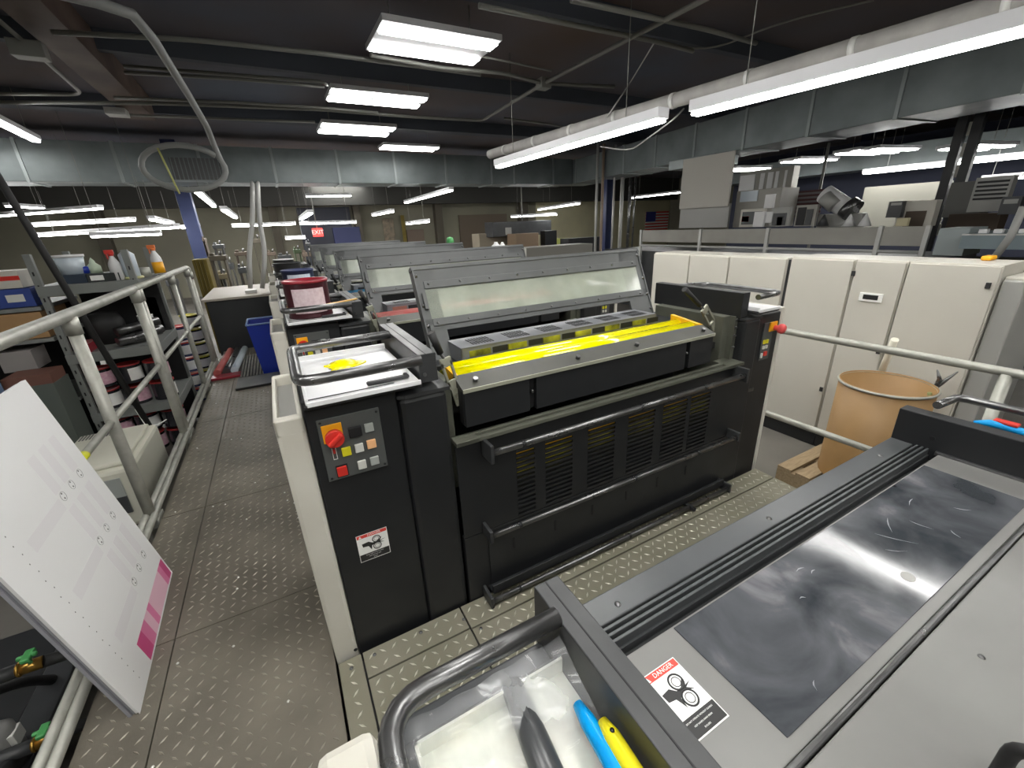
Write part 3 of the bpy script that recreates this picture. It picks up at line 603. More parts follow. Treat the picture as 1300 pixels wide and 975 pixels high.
def rail_right():
    t = thing('guard_rail', 'steel tube guard rail on the right beside the brown drum', 'railing', (2.45, .8, G))
    X = 2.45
    MB().cyl((X, 1.75, .797), (X, -.6, .797), .018, 16).build('top_rail', STEEL, t)
    MB().cyl((X, 1.75, .283), (X, .6, .283), .017, 16).build('middle_rail', STEEL, t)
    for y in (1.7, .44): MB().cyl((X, y, G), (X, y, .79), .02, 16).build('post', STEEL, t)
rail_right()
# ================================================================== SHEET STACK leaning on the rail
B0 = Vector((-.672, 1.385, .004)); uy = Vector((-.03, 1, 0)).normalized(); uz = Vector((-.165, .0, .952)).normalized(); nn = uy.cross(uz).normalized()
if nn.x < 0: nn = -nn
SM = Matrix(((uy.x, uz.x, nn.x, B0.x), (uy.y, uz.y, nn.y, B0.y), (uy.z, uz.z, nn.z, B0.z), (0, 0, 0, 1)))
# local: x along the floor edge away, y up the sheet, z towards the walkway
st = thing('proof_sheet_stack', 'stack of large printed proof sheets leaning against the left railing', 'paper', tuple(B0))
MB().box(0, .69, 0, .98, -.028, -.02, M=SM).box(.006, .69, -.0, .98, -.018, -.011, M=SM).build('backing_boards', mat('grey_board', (.3, .3, .33), .6), st)
MB().box(.002, .692, 0, .985, -.01, -.002, M=SM).build('sheet_pile', PAPER, st)
tp = MB().box(-.004, .695, -.003, .985, -.001, .001, M=SM).build('top_sheet', PAPER, st)
PINKD = mat('deep_pink_print', (.58, .07, .22), .5)
for a, b, m in ((.20, .265, PINKD), (.265, .32, PINK), (.32, .37, PINKL), (.37, .41, PINK), (.41, .47, PINKL), (.47, .54, PINKL), (.54, .6, PINKL), (.6, .64, PINK), (.64, .683, PINKD)):
    MB().box(a, b, .006, .095, .001, .0014, M=SM).build('colour_bar', m, tp)
for Y_ in (.622, .414, .198):
    for X in (.595, .508, .425):
        MB().box(X-.032, X+.022, Y_+.022, Y_+.165, .001, .0013, M=SM).build('faint_block', PINKF, tp)
        mb = MB(); mb.ring((X, Y_, .0012), .017, .0006, M=SM, n=18, m=4)
        for q in (-.011, .008): mb.box(X-.003, X+.003, Y_+q, Y_+q+.006, .001, .0018, M=SM)
        mb.build('register_mark', INKG, tp)
    MB().box(.15, .395, Y_-.035, Y_+.01, .001, .0013, M=SM).build('faint_block', PINKF, tp)
mb = MB()
for k in range(26): mb.box(.1+.004*math.sin(k*3), .103+.004*math.sin(k*3), .04+k*.034, .044+k*.034, .001, .0014, M=SM)
mb.build('dotted_marks', INKG, tp)
# ================================================================== RIGHT: CABINETS, DRUM, PALLET
def cabinet(y0, y1, z1, label, handle=None, disp=False, x0=3.7):
    t = thing('control_cabinet', label, 'cabinet', (x0+.35, (y0+y1)/2, G), group='white cabinets behind the right railing')
    MB().box(x0+.02, x0+.4, y0, y1, G+.12, z1, b=.004).build('body', CABW, t)
    MB().box(x0+.03, x0+.4, y0, y1, G, G+.12).build('plinth', BLACK, t)
    d = MB().box(x0, x0+.02, y0+.006, y1-.006, G+.13, z1-.01, b=.003).build('door', CABW, t)
    for hz in handle or (): MB().box(x0-.012, x0, hz[0], hz[0]+.022, hz[1], hz[1]+.035, b=.002).build('hinge', RUB, d)
    if disp:
        q = MB().box(x0-.008, x0, 1.36, 1.5, .8, .86, b=.002).build('display_frame', INKW, d)
        MB().box(x0-.01, x0-.007, 1.385, 1.475, .815, .848).build('display_screen', DARK, q)
    return t
cabinet(.835, 1.272, 1.085, 'nearest tall white cabinet, on the right end of the row', handle=((.86, .95),))
cabinet(1.278, 1.575, 1.085, 'narrow white cabinet with the small dark display', handle=((1.56, .97), (1.29, .44)), disp=True)
cabinet(1.581, 2.03, 1.085, 'white cabinet left of the one with the display', handle=((1.59, .05),))
cabinet(2.06, 2.575, 1.075, 'white cabinet just beyond the dark vertical gap', x0=3.7)
cabinet(2.58, 3.02, 1.07, 'white cabinet second from the far end of the row', x0=3.7)
cabinet(3.025, 3.5, 1.07, 'white cabinet at the far left end of the row', x0=3.7)
solo(MB().box(3.72, 4.0, 2.032, 2.056, G, 1.06), 'gap_filler', BLACK2, 'dark strip between the two runs of white cabinets', 'panel')
ec = thing('end_duct', 'grey rounded end casing beside the nearest white cabinet', 'casing', (4.0, .7, G))
MB().box(3.74, 4.4, .73, .83, G, 1.0, b=.01).build('body', CABG, ec); MB().box(3.76, 4.4, .7, .83, .98, 1.02, b=.012).build('cap', CABW, ec)
# second casing things at far right
solo(MB().box(3.4, 4.3, -.4, .34, G+.6, G+.66, b=.02), 'white_table', CABW, 'rounded white table beyond the right railing', 'table')
bpy.data.objects['white_table'].data.transform(Matrix.Identity(4))
mc = thing('grey_machine', 'dark grey machine standing right of the white cabinets', 'machine', (4.9, .3, G))
MB().box(4.6, 5.4, -.3, .66, G, .25, b=.02).build('base', COVER, mc); MB().box(4.55, 5.4, -.3, .62, .25, .75, b=.03).build('hood', GREYP, mc); MB().cyl((4.5, -.3, .15), (4.5, .6, .15), .05).build('roller', RUB, mc)
solo(MB().box(4.6, 5.6, -1.2, -.36, G, .9, b=.03), 'grey_console', CABG, 'grey console at the right edge behind the railing', 'console')
pl = thing('wooden_pallet', 'weathered wooden pallet under the brown drum', 'pallet', (3.28, 1.08, G))
for i in range(6): MB().box(2.95+.0, 3.65, .72+.125*i, .72+.125*i+.095, G+.12, G+.14, b=.002).build('deck_board', WOOD, pl)
for x in (2.95, 3.26, 3.57): MB().box(x, x+.08, .72, 1.44, G+.025, G+.12, b=.002).build('stringer', WOOD, pl)
for y in (.72, 1.05, 1.345): MB().box(2.95, 3.65, y, y+.095, G, G+.022, b=.002).build('bottom_board', WOOD, pl)
dr = thing('fibre_drum', 'open brown fibreboard drum standing on the pallet', 'drum', (3.3, 1.075, G+.14))
r = .245; h = .685
MB().lathe([(r, 0), (r, h), (r-.006, h), (r-.008, .03), (0, .03), (0, 0), (r, 0)], n=40).build('body', CARD2, dr, False)
MB().ring((0, 0, h-.01), r+.002, .009, n=40).build('rim_band', STEEL, dr, False)
MB().lathe([(0, 0), (r-.01, 0), (r-.01, .01), (0, .012)], (0, 0, h-.17), 30).build('contents', mat('brown_contents', (.3, .18, .1), .7), dr, False)
mb = MB().tube([(.2, -.17, h-.05), (.215, -.18, h+.03), (.2, -.16, h+.09)], [.008, .012, .004], 6).tube([(.2, -.17, h-.05), (.225, -.2, h+.02), (.25, -.24, h+.09)], [.008, .012, .004], 6)
mb.build('rim_clamp', STEELD, dr, False)
solo(MB().tube([at_z(1112, 489, .24), at_x(1136, 431, 3.42)], .021, 12), 'stirring_pole', mat('white_pole', (.68, .66, .55), .5), 'cream white pole standing in the brown drum', 'pole')
solo(MB().tube([(3.44, .9, .33), (3.5, .84, .0), (3.5, .86, G)], .012, 8), 'green_hose', mat('olive_hose', (.2, .22, .08), .5), 'olive hose hanging beside the brown drum rim', 'hose')
# ================================================================== LEFT: RACK
RY = 4.7
rk = thing('shelving_rack', 'grey steel shelving rack behind the left railing', 'shelving', (-1.4, RY+.3, G))
for x in (-1.66, -1.08):
    for y in (RY, RY+.75):
        MB().box(x, x+.045, y, y+.04, G, 1.36, b=.003).build('upright', SHELF, rk)
for z in (1.09, .53, .0): MB().box(-1.66, -1.03, RY-.01, RY+.78, z-.05, z+.03, b=.003).build('shelf', SHELF, rk)
for k in range(16):
    bx(-1.075+.012, -1.075+.022, RY-.003, RY, -.3+.1*k, -.27+.1*k).build('slot_hole', DARK, rk)
    bx(-1.655+.012, -1.655+.022, RY-.003, RY, -.3+.1*k, -.27+.1*k).build('slot_hole', DARK, rk)
rk2 = thing('shelving_rack', 'left bay of grey shelving stacked with boxes', 'shelving', (-2.3, RY+.3, G))
for x in (-3.1,):
    for y in (RY, RY+.75): MB().box(x, x+.045, y, y+.04, G, 1.4, b=.003).build('upright', SHELF, rk2)
for z in (.97, .72, .2): MB().box(-3.1, -1.68, RY, RY+.78, z-.03, z, b=.003).build('shelf', SHELF, rk2)
def bxo(name, m, label, cat, X0, X1, Z0, Z1, Y0=RY+.02, D=.25, band=None):
    t = thing(name, label, cat, ((X0+X1)/2, Y0+D/2, Z0)); MB().box(X0, X1, Y0, Y0+D, Z0, Z1, b=.003).build('body', m, t)
    if band:
        for bm_, a, b, c, d in band: MB().box(X0+(X1-X0)*a, X0+(X1-X0)*b, Y0-.002, Y0, Z0+(Z1-Z0)*c, Z0+(Z1-Z0)*d).build('print', bm_, t)
    return t
bxo('carton', CABW, 'white carton with a red stripe on top of the left bay', 'box', -2.2, -1.73, 1.12, 1.25, band=((RED, .0, 1, .45, .7),))
bxo('carton', mat('deep_blue_carton', (.03, .06, .25), .5), 'blue carton with light lettering under the white striped one', 'box', -2.2, -1.7, .975, 1.115, band=((BLUEL, .1, .45, .2, .6), (BTNW, .7, .9, .3, .7)))
bxo('carton', CARD, 'wide brown cardboard box under the blue carton', 'box', -2.3, -1.7, .725, .93, D=.5)
bxo('carton', MINT, 'pale carton standing on the left edge above the striped one', 'box', -2.4, -2.08, 1.255, 1.5)
bxo('carton', mat('faded_box', (.3, .28, .27), .7), 'faded grey box in the gap of the left bay', 'box', -2.05, -1.85, .48, .64)
bxo('brown_tray', mat('brown_red_tray', (.16, .07, .05), .6), 'reddish brown tray of parts on the low grey cabinet', 'tray', -1.95, -1.68, .42, .5, Y0=4.4)
bxo('low_cabinet', SHELFD, 'green grey cabinet below the boxes at the left edge', 'cabinet', -2.3, -1.68, G, .42, Y0=4.4, D=.28)
bxo('blue_bin', BLUEL, 'faded blue bin at the left edge of the photo', 'bin', -2.3, -1.93, .2, .62, Y0=4.1, D=.25)
# goods on the upper shelf of the rack
z1 = 1.12
for a, b, c, d in ((-1.63, -1.07, .03, .47), (-1.63, -1.07, G, -.06)): pass
MB().box(-1.64, -1.05, RY+.7, RY+.72, G+.02, 1.04).build('added_dark_sheet', DARK, rk)  # added dark sheet stands in for the darkness behind the shelves
MB().box(-3.05, -1.69, RY+.7, RY+.72, G+.02, .95).build('added_dark_sheet', DARK, rk2)  # same added sheet, darkening the left bay
def px_x(px, py, Y): return at_y(px, py, Y).x
t = thing('plastic_tub', 'white lidded tub on the upper rack shelf', 'tub', (px_x(80, 320, 4.8), 4.85, z1+.07))
MB().lathe([(0, 0), (.075, 0), (.092, .13), (0, .13)], n=20).build('body', CLEAR, t, False); MB().lathe([(0, .13), (.1, .13), (.1, .15), (0, .152)], n=20).build('lid', WHITEPL, t, False)
bxo('storage_bin', mat('dark_blue_bin', (.02, .035, .06), .5), 'dark blue bin under the white lidded tub', 'bin', px_x(70, 343, 4.75), px_x(106, 343, 4.75), z1, z1+.07, Y0=4.74)
bxo('storage_bin', mat('charcoal_bin', (.025, .03, .03), .5), 'charcoal bin with a white label on the upper rack shelf', 'bin', px_x(107, 343, 4.75), px_x(150, 343, 4.75), z1, z1+.065, Y0=4.74, band=((INKW, .1, .5, .2, .8),))
def spray(x, y, z, h, r, body, head, label, fill=None):
    t = thing('spray_bottle', label, 'bottle', (x, y, z))
    MB().lathe([(0, 0), (r, 0), (r, h*.45), (r*.9, h*.55), (r*.35, h*.75), (r*.3, h*.82), (0, h*.82)], n=16).build('body', body, t, False)
    MB().box(-r*.9, r*.5, -.012, .012, h*.84, h*.97, b=.004).box(-r*.75, -r*.55, -.008, .008, h*.68, h*.86, b=.002).cyl((0, 0, h*.78), (0, 0, h*.86), r*.42, 12).build('trigger_head', head, t, False)
    if fill: MB().lathe([(0, 0.005), (r*1.02, 0.006), (r*1.02, h*.4), (0, h*.4)], n=16).build('liquid', fill, t, False)
    return t
spray(px_x(143, 330, 4.78), 4.78, z1, .25, .042, WHITEPL, RED, 'white spray bottle with a red trigger on the rack')
spray(px_x(195, 320, 5.3), 5.3, z1, .27, .045, WHITEPL, mat('orange_red_trigger', (.8, .2, .05), .4), 'orange filled spray bottle with an orange trigger', ORSQ)
t = thing('squeeze_bottle', 'pale green squeeze bottle beside the spray bottles', 'bottle', (px_x(114, 330, 4.85), 4.88, z1+.06))
MB().lathe([(0, 0), (.045, 0), (.045, .06), (.02, .085), (.018, .1), (0, .13)], n=16).build('body', mat('milky_green_plastic', (.5, .6, .45), .4), t, False)
solo(MB().lathe([(0, 0), (.03, 0), (.03, .05), (.0, .055)], (px_x(103, 330, 4.85), 4.85, z1+.07), 14), 'cap', BLUEB, 'blue cap beside the white lidded tub', 'cap')
t = thing('film_roll', 'tall clear wrapped roll on the upper rack shelf', 'roll', (px_x(163, 335, 4.8), 4.82, z1))
MB().lathe([(0, 0), (.055, 0), (.055, .2), (.02, .23), (0, .23)], n=16).build('body', CLEAR, t, False); MB().ring((0, 0, .01), .06, .012).build('collar', mat('pale_yellow_ring', (.65, .65, .35), .4), t, False)
t = thing('small_jar', 'squat silver jar by the orange spray bottle', 'jar', (px_x(180, 335, 4.95), 4.95, z1)); MB().lathe([(0, 0), (.045, 0), (.045, .08), (0, .085)], n=14).build('body', STEEL, t, False)
# middle shelf
z2 = .56
t = thing('rubber_drum', 'black round drum on the middle rack shelf', 'drum', (-1.46, 5.12, z2)); MB().lathe([(0, 0), (.13, 0), (.14, .18), (.11, .26), (0, .28)], n=24).build('body', RUB, t, False)
for i, (dy, z) in enumerate(((0, .05), (.1, .05), (.05, .13))):
    o = solo(MB().cyl((-1.32, 4.75+dy, z2+z-.0), (-1.05, 4.95+dy, z2+z+.03), .038, 16), 'metal_roller', STEELD, ('front', 'rear', 'top')[i]+' one of the grey metal rollers on the middle rack shelf', 'roller')
can('white_jar', -1.18, 5.2, z2, .06, .2, WHITEPL, WHITEPL, 'white jar behind the grey rollers', 'jar')
bxo('red_box', RDK, 'small dark red box on the middle shelf near the upright', 'box', -1.6, -1.5, z2, z2+.07)
bxo('grey_box', COVERD, 'dark grey metal box standing beyond the tall railing posts', 'box', px_x(190, 420, 5.4), px_x(212, 420, 5.4), .55, .9, Y0=5.4, D=.3)
# ink pails under the rack
PKL = mat('pink_label', (.72, .5, .56), .5, noise=(.6, .3, .4), nscale=40)
rows = []
n_ = 0
cols = ('leftmost', 'middle', 'rightmost'); lv = ('bottom', 'second', 'third', 'topmost')
for c in range(3):
    for k in range(4):
        z0 = (G if k < 2 else .03)+(k % 2)*.2
        can('ink_pail', -1.54+.2*c, 4.84, z0, .09, .17, KEY, mat('red_lid_rim', (.4, .03, .03), .4), '%s black ink pail of the %s column on the rack' % (lv[k], cols[c]), 'pail', lab=PKL if (c+k) % 2 else INKW, group='ink pails on the lower rack shelves', lz=.9)
# second stack of cans beyond the rack beside the rail
LBLW = mat('white_can_label', (.8, .8, .8), .5)
for c, (cx, cy, m) in enumerate(((-1.14, 6.15, RED), (-1.14, 7.0, BTNY))):
    for k in range(5):
        can('ink_tin', cx, cy, G+.19*k, .1, .165, NAVY if c == 0 else KEY, m, '%s ink tin of the %s stack beside the railing' % (('bottom', 'second', 'middle', 'fourth', 'top')[k], ('red banded', 'yellow banded')[c]), 'ink tin', lab=LBLW, group='stacked ink tins behind the railing', lz=.6)
# cream machine box below the rail
bxm = thing('cream_machine', 'cream appliance with vents and grey windows below the railing', 'appliance', (-1.3, 3.85, G))
MB().box(-1.62, -1.12, 3.42, 4.22, G, .0, b=.03).box(-1.58, -1.16, 3.47, 4.17, 0, .03, b=.012).build('body', CREAM, bxm)
mb = MB()
for k in range(12): mb.box(-1.56+.02*k, -1.55+.02*k, 4.05, 4.15, .029, .032)
mb.build('vent_slots', INKG, bxm)
MB().box(-1.5, -1.2, 3.41, 3.425, -.2, -.06, b=.002).build('window', BTNG, bxm); MB().box(-1.5, -1.2, 3.405, 3.42, -.33, -.2, b=.002).build('window', COVERD, bxm)
# black leaning hose / pole
A = at_y(36, 288, 4.3); B = at_y(192, 545, 4.3)
solo(MB().tube([A+(A-B)*.6, A, B], .022, 10), 'black_hose', RUB, 'black hose slanting down in front of the shelving rack', 'hose')
solo(MB().tube([B+Vector((-.05, 0, .2)), B+Vector((-.02, -.02, .05)), B+Vector((.05, .02, .02)), B+Vector((.12, 0, .06))], .005, 6), 'power_cord', INKW, 'thin white cord looped near the foot of the black hose', 'cord')
# valves lower left corner
for i, (px, py) in enumerate(((25, 850), (45, 945))):
    P = at_x(px, py, -1.0); t = thing('hose_valve', ('upper', 'lower')[i]+' brass valve with a green handle in the lower left corner', 'valve', tuple(P))
    MB().tube([(-.25, -.05, .05), (-.08, 0, 0), (.0, .0, 0)], .022, 12).build('hose', BLACK2, t, False)
    MB().cyl((0, 0, 0), (.05, .01, -.01), .02, 14).ring((0, 0, 0), .018, .006, M=Matrix.Rotation(PI/2, 4, 'Y')).build('body', BRASS, t, False)
    MB().cyl((.03, 0, 0), (.03, -.0, .04), .006, 8).box(.005, .055, -.007, .007, .035, .047, b=.004).box(.02, .045, -.025, .025, .033, .048, b=.004).build('handle', GREEN, t, False)
    MB().tube([(.05, .01, -.01), (.12, .05, -.05), (.12, .1, -.3)], .02, 10).build('outlet_hose', RUB, t, False)
vb = thing('valve_cabinet', 'dark equipment frame with hoses below the leaning proof sheets', 'equipment', (-1.3, 1.4, G))
MB().box(-1.9, -1.15, .4, 2.3, G, -.2, b=.01).build('body', BLACK, vb); MB().box(-1.15, -1.05, .6, 2.2, -.25, -.19, b=.005).build('rail', COVERD, vb)
MB().tube([(-1.1, .5, -.1), (-1.05, .9, .05), (-1.12, 1.2, -.2)], .03, 10).build('grey_hose', COVER, vb)
for i, (a, m, rr, l) in enumerate(((((-1.45, .7, -.15), (-1.2, .95, .08), (-1.02, 1.25, .05), (-1.08, 1.6, -.18)), BLACK2, .028, 'thick dark hose arching above the valves'),
        (((-1.5, 1.5, -.16), (-1.25, 1.55, .12), (-1.1, 1.75, .0), (-1.1, 1.9, -.18)), RUB, .018, 'thin black hose behind the upper valve'),
        (((-1.6, 1.2, -.15), (-1.3, 1.15, .0), (-1.05, 1.05, -.05), (-1.0, .8, -.15)), COVER, .02, 'grey hose running between the two valves'))):
    solo(MB().tube(a, rr, 10, fillet=.15), 'equipment_hose', m, l, 'hose')
fb = thing('filter_bowl', 'grey filter bowl with a white tag by the upper valve', 'filter', (-1.12, 1.62, -.19))
MB().lathe([(0, 0), (.045, .0), (.05, .03), (.05, .12), (.03, .14), (0, .15)], n=16).build('bowl', COVER, fb, False); MB().box(.03, .055, -.03, .02, .06, .11, b=.002).build('tag', BTNW, fb, False)
# ================================================================== END OF WALKWAY
dc = thing('dark_console', 'dark console with a beige top at the end of the walkway', 'console', (-.57, 6.9, 0))
MB().box(-.86, -.12, 6.62, 7.6, G, .66, b=.01).build('body', mat('console_charcoal', (.03, .033, .034), .5), dc); MB().box(-.9, -.12, 6.58, 8.1, .66, .69, b=.004).build('top', mat('beige_top', (.42, .38, .32), .5), dc)
MB().box(-.42, -.28, 6.85, 7.0, .69, .73, b=.003).build('junction_box', CONDL, dc)
for i, (px, px2) in enumerate(((318, 321), (333, 327))):
    P = at_y(px, 366, 6.9); Q = at_y(px2, 236, 6.9); m_ = at_y(px-5+8*i, 300, 6.9)
    solo(MB().tube([P, at_y(px-2+6*i, 320, 6.9), at_y(px2+2*i, 280, 6.9), Q, Vector((Q.x-.02+.06*i, 11.4, 2.5))], .03, 12, fillet=.2), 'vertical_conduit', CONDL, ('left', 'right')[i]+' one of the two pale conduits rising from the console', 'conduit')
bn = thing('waste_bin', 'blue plastic waste bin at the end of the walkway', 'bin', (-.26, 5.3, 0))
mb = MB(); t_ = mb.bm
def frus(x0, x1, y0, y1, z0, X0, X1, Y0, Y1, Z1):
    a = [t_.verts.new(p) for p in ((x0, y0, z0), (x1, y0, z0), (x1, y1, z0), (x0, y1, z0))]; b = [t_.verts.new(p) for p in ((X0, Y0, Z1), (X1, Y0, Z1), (X1, Y1, Z1), (X0, Y1, Z1))]
    for k in range(4): t_.faces.new((a[k], a[(k+1) % 4], b[(k+1) % 4], b[k]))
    t_.faces.new(a[::-1]); return b
frus(-.34, -.15, 5.15, 5.4, .0, -.38, -.1, 5.08, 5.47, .56); mb.build('body', BLUEB, bn)
MB().tube([(-.38, 5.08, .56), (-.1, 5.08, .56), (-.1, 5.47, .56), (-.38, 5.47, .56), (-.38, 5.08, .56)], .01, 6).build('rim', mat('light_blue_rim', (.25, .35, .6), .4), bn)
mt = thing('floor_mat', 'thin grey mat in front of the blue bin', 'mat', (-.42, 5.1, 0)); MB().box(-.58, -.2, 4.72, 5.1, .002, .02, b=.004).build('mat', GREYP, mt); MB().box(-.58, -.2, 4.7, 4.72, .002, .022).build('edge', RUB, mt)
gr = thing('ribbed_grate', 'ribbed metal grate beside the red roll on the walkway end', 'grate', (-.4, 5.7, 0))
for k in range(12): MB().box(-.56+.03*k, -.545+.03*k, 5.15, 6.1, .003, .02, b=.002).build('rib', STEEL, gr)
MB().box(-.57, -.2, 5.15, 6.1, .001, .006).build('base', BLACK2, gr)
for i, (x, m, l) in enumerate(((-.78, mat('faded_red_sleeve', (.5, .12, .11), .5), 'faded red roller sleeve lying on the walkway end'), (-.695, STEELD, 'grey roller sleeve between the red sleeve and the clear one'), (-.62, CLEAR, 'clear wrapped roller sleeve beside the ribbed grate'))):
    solo(MB().cyl((x, 5.35, .045), (x+.06, 6.4, .045), .036, 14), 'roller_sleeve', m, l, 'roller')
solo(MB().box(-.83, -.56, 5.2, 5.34, .002, .03, b=.006), 'red_tray', RDK, 'dark red tray under the ends of the roller sleeves', 'tray')
# ================================================================== CEILING: DUCTS, BEAMS, PIPES
d1 = thing('air_duct', 'wide grey sheet metal duct crossing the room beyond the press', 'duct', (3, 11.6, 2.5))
MB().box(-8.9, 8.3, 11.25, 12.1, 2.48, 3.15, b=.01).build('duct_body', DUCT, d1)
for x in (-7.4, -6.1, -4.8, -3.5, -2.2, -.9, .4, 1.7, 3.0, 4.3, 5.6, 6.3, 7.6): MB().box(x, x+.05, 11.235, 12.1, 2.46, 3.17, b=.004).build('seam_flange', DUCTL, d1)
vt = at_y(250, 210, 11.24)
vg = MB().box(vt.x-.42, vt.x+.42, 11.1, 11.25, 2.5, 2.9).build('grille', INKG, d1); MB().box(vt.x-.45, vt.x+.45, 11.08, 11.12, 2.47, 2.51).box(vt.x+.41, vt.x+.45, 11.08, 11.12, 2.47, 2.9).build('grille_frame', DUCTL, vg)
for k in range(12): bx(vt.x-.4+.07*k, vt.x-.385+.07*k, 11.085, 11.1, 2.51, 2.9).build('fin', DUCT, vg)
A = Vector((8.42, 11.9, 0)); B = Vector((7.16, 1.0, 0)); d = (B-A); an = math.atan2(d.y, d.x); L_ = d.length
d2 = thing('air_duct', 'grey sheet metal duct running along the right side overhead', 'duct', (A.x, A.y, 2.5), an)
MB().box(-.2, L_, -.02, .85, -.0, .62, b=.01).build('duct_body', DUCT, d2, False)
for k in range(9): MB().box(.8+1.15*k, .85+1.15*k, -.035, .87, -.015, .635, b=.004).build('seam_flange', DUCTL, d2, False)
d3 = thing('air_duct', 'far lower grey duct at the right behind the long tube light', 'duct', (11.5, 6, 2.3)); MB().box(11.5, 12.2, -2, 10, 2.22, 2.62, b=.01).build('duct_body', DUCT, d3)
hv = thing('duct_collar', 'short grey box duct under the overhead duct above the hanging board', 'duct', (7.8, 6.2, 2.3)); P = at_x(846, 222, 7.7)
MB().box(7.5, 8.2, at_x(905, 215, 7.5).y, at_x(848, 222, 7.5).y, 2.33, 2.5, b=.01).build('body', DUCTL, hv)
hb = thing('hanging_board', 'blank cream board hanging under the duct collar', 'board', (7.6, 5.6, 1.6))
a_ = at_x(866, 222, 7.4); b_ = at_x(924, 262, 7.4)
MB().box(7.4, 7.43, b_.y, a_.y, (b_.z+at_x(867, 265, 7.4).z)/2, 2.47, b=.002).build('board', mat('cream_board', (.55, .53, .48), .6), hb)
MB().box(7.45, 7.5, b_.y, a_.y, at_x(900, 289, 7.45).z, b_.z+.05).build('lower_panel', CABG, hb)
bm1 = at_z(25, 40, 3.2)
solo(MB().box(-1.4, -1.1, 4.4, 8.9, 3.09, 3.4, b=.004), 'steel_beam', BROWNB, 'brown steel roof beam at the upper left', 'beam')
solo(MB().box(-5, 14, 8.95, 9.2, 3.2, 3.4, b=.004), 'steel_beam', mat('dark_beam', (.06, .068, .085), .7), 'dark roof beam crossing the room before the duct', 'beam')
for i, y in enumerate((1.5, 4.0, 6.4)):
    solo(MB().box(-8, 19, y, y+.1, 3.22, 3.4), 'roof_joist', MATS['dark_beam'], ('nearest', 'second', 'third')[i]+' dark joist crossing the ceiling overhead', 'joist')
Z = 3.03
def pipe(pts, r, m, label, cat='conduit', fillet=.15):
    P = [at_z(a, b, Z) for a, b in pts]
    return solo(MB().tube(P, r, 10, fillet=fillet), 'conduit', m, label, cat)
pipe([(66, 41), (240, 50), (410, 68), (560, 88), (610, 95)], .02, COND, 'upper left conduit ending short of the brown beam')
pipe([(157, 84), (410, 104), (415, 108)], .018, COND, 'thin conduit passing left of the upper twin light')
pipe([(158, 92), (300, 100), (412, 110)], .018, COND, 'thin conduit paired just below another left of the twin light')
pipe([(-20, 130), (200, 131), (410, 139), (520, 148), (612, 153), (690, 106), (900, -4)], .022, COND, 'long conduit crossing and bending up towards the top edge')
pipe([(-20, 119), (95, 120), (102, 117), (50, 70), (-20, 10)], .018, COND, 'conduit bending back beside the brown beam')
pipe([(145, 124), (300, 130), (412, 137), (480, 143)], .018, COND, 'conduit running close above the long left conduit')
pipe([(160, 146), (400, 155)], .018, COND, 'short conduit from the end of the brown beam to the lights')
pipe([(608, 7), (720, 30), (830, 52), (880, 65)], .02, COND, 'conduit at the top centre right of the largest twin light')
pipe([(725, 0), (900, 38), (960, 55)], .02, COND, 'upper conduit near the top edge right of centre')
pipe([(470, 70), (560, 86), (640, 93), (690, 106), (780, 110)], .02, COND, 'conduit passing under the largest twin light to the junction')
pipe([(640, 150), (700, 158), (760, 172)], .016, COND, 'short conduit before the overhead duct corner')
P = at_z(690, 106, Z); solo(MB().box(P.x-.07, P.x+.07, P.y-.07, P.y+.07, Z-.06, Z+.05, b=.006), 'junction_box', COND, 'small junction box where ceiling conduits cross', 'junction box')
P = at_z(38, 62, Z-.05); solo(MB().box(P.x-.12, P.x+.1, P.y-.07, P.y+.07, Z-.12, Z, b=.006), 'junction_box', COND, 'junction box beside the brown beam', 'junction box')
P = at_z(148, 145, 3.0); solo(MB().box(P.x-.1, P.x+.12, P.y-.1, P.y+.1, 2.98, 3.06, b=.004), 'beam_plate', CONDL, 'pale end plate under the tip of the brown beam', 'plate')
# large flexible conduit with ring
pp = [at_z(70, -10, 2.9), at_z(120, 2, 2.9), at_z(168, 18, 2.9), at_z(195, 50, 2.85), at_z(240, 122, 2.8), at_z(262, 160, 2.7)]
ctr = at_y(235, 213, 7.6)
ring_pts = []
for k in range(25):
    a = .35-2*PI*k/24*.96; ring_pts.append(ctr+Vector((.46*math.cos(a), 0, .27*math.sin(a))))
solo(MB().tube(pp+[at_y(272, 185, 7.6)]+ring_pts, .035, 12), 'flexible_hose', mat('grey_flexible_conduit', (.3, .31, .3), .5), 'thick grey hose looping into a ring below the ceiling at left', 'hose')
solo(MB().cyl(at_y(200, 188, 7.5), at_y(228, 246, 7.5), .012, 6), 'yellow_strap', mat('yellow_cord', (.55, .55, .2), .5), 'pale yellow cord hanging through the hose ring', 'cord')
# big insulated pipe and its lamps
def lamp(P, Q, label, tubes=1, w=.09, h=.07, hang=True, group='ceiling tube lights'):
    P, Q = Vector(P), Vector(Q); d = Q-P; L = d.length; c = (P+Q)/2; an = math.atan2(d.y, d.x)
    t = thing('tube_light', label, 'ceiling light', tuple(c), an, group)
    if tubes == 1:
        MB().box(-L/2, L/2, -w/2, w/2, .0, h, b=.004).build('housing', FIXT, t, False)
        MB().box(-L/2+.01, L/2-.01, -w*.36, w*.36, -.028, .0, b=.008).build('tube', TUBE, t, False)
    else:
        MB().box(-L/2, L/2, -w/2, w/2, .0, .05, b=.005).build('housing', FIXT, t, False)
        for s in (-1, 1): MB().box(-L/2+.02, L/2-.02, s*w*.3-w*.13, s*w*.3+w*.13, -.02, .0, b=.006).build('tube', TUBE, t, False)
    if hang:
        for s in (-.35, .35): MB().cyl((s*L, 0, h if tubes == 1 else .05), (s*L, 0, (2.5 if 11 < c.y < 12.4 and c.x < 8.4 and c.z < 2.45 else 3.38)-c.z), .004, 5).build('hanger', COND, t, False)
    return t
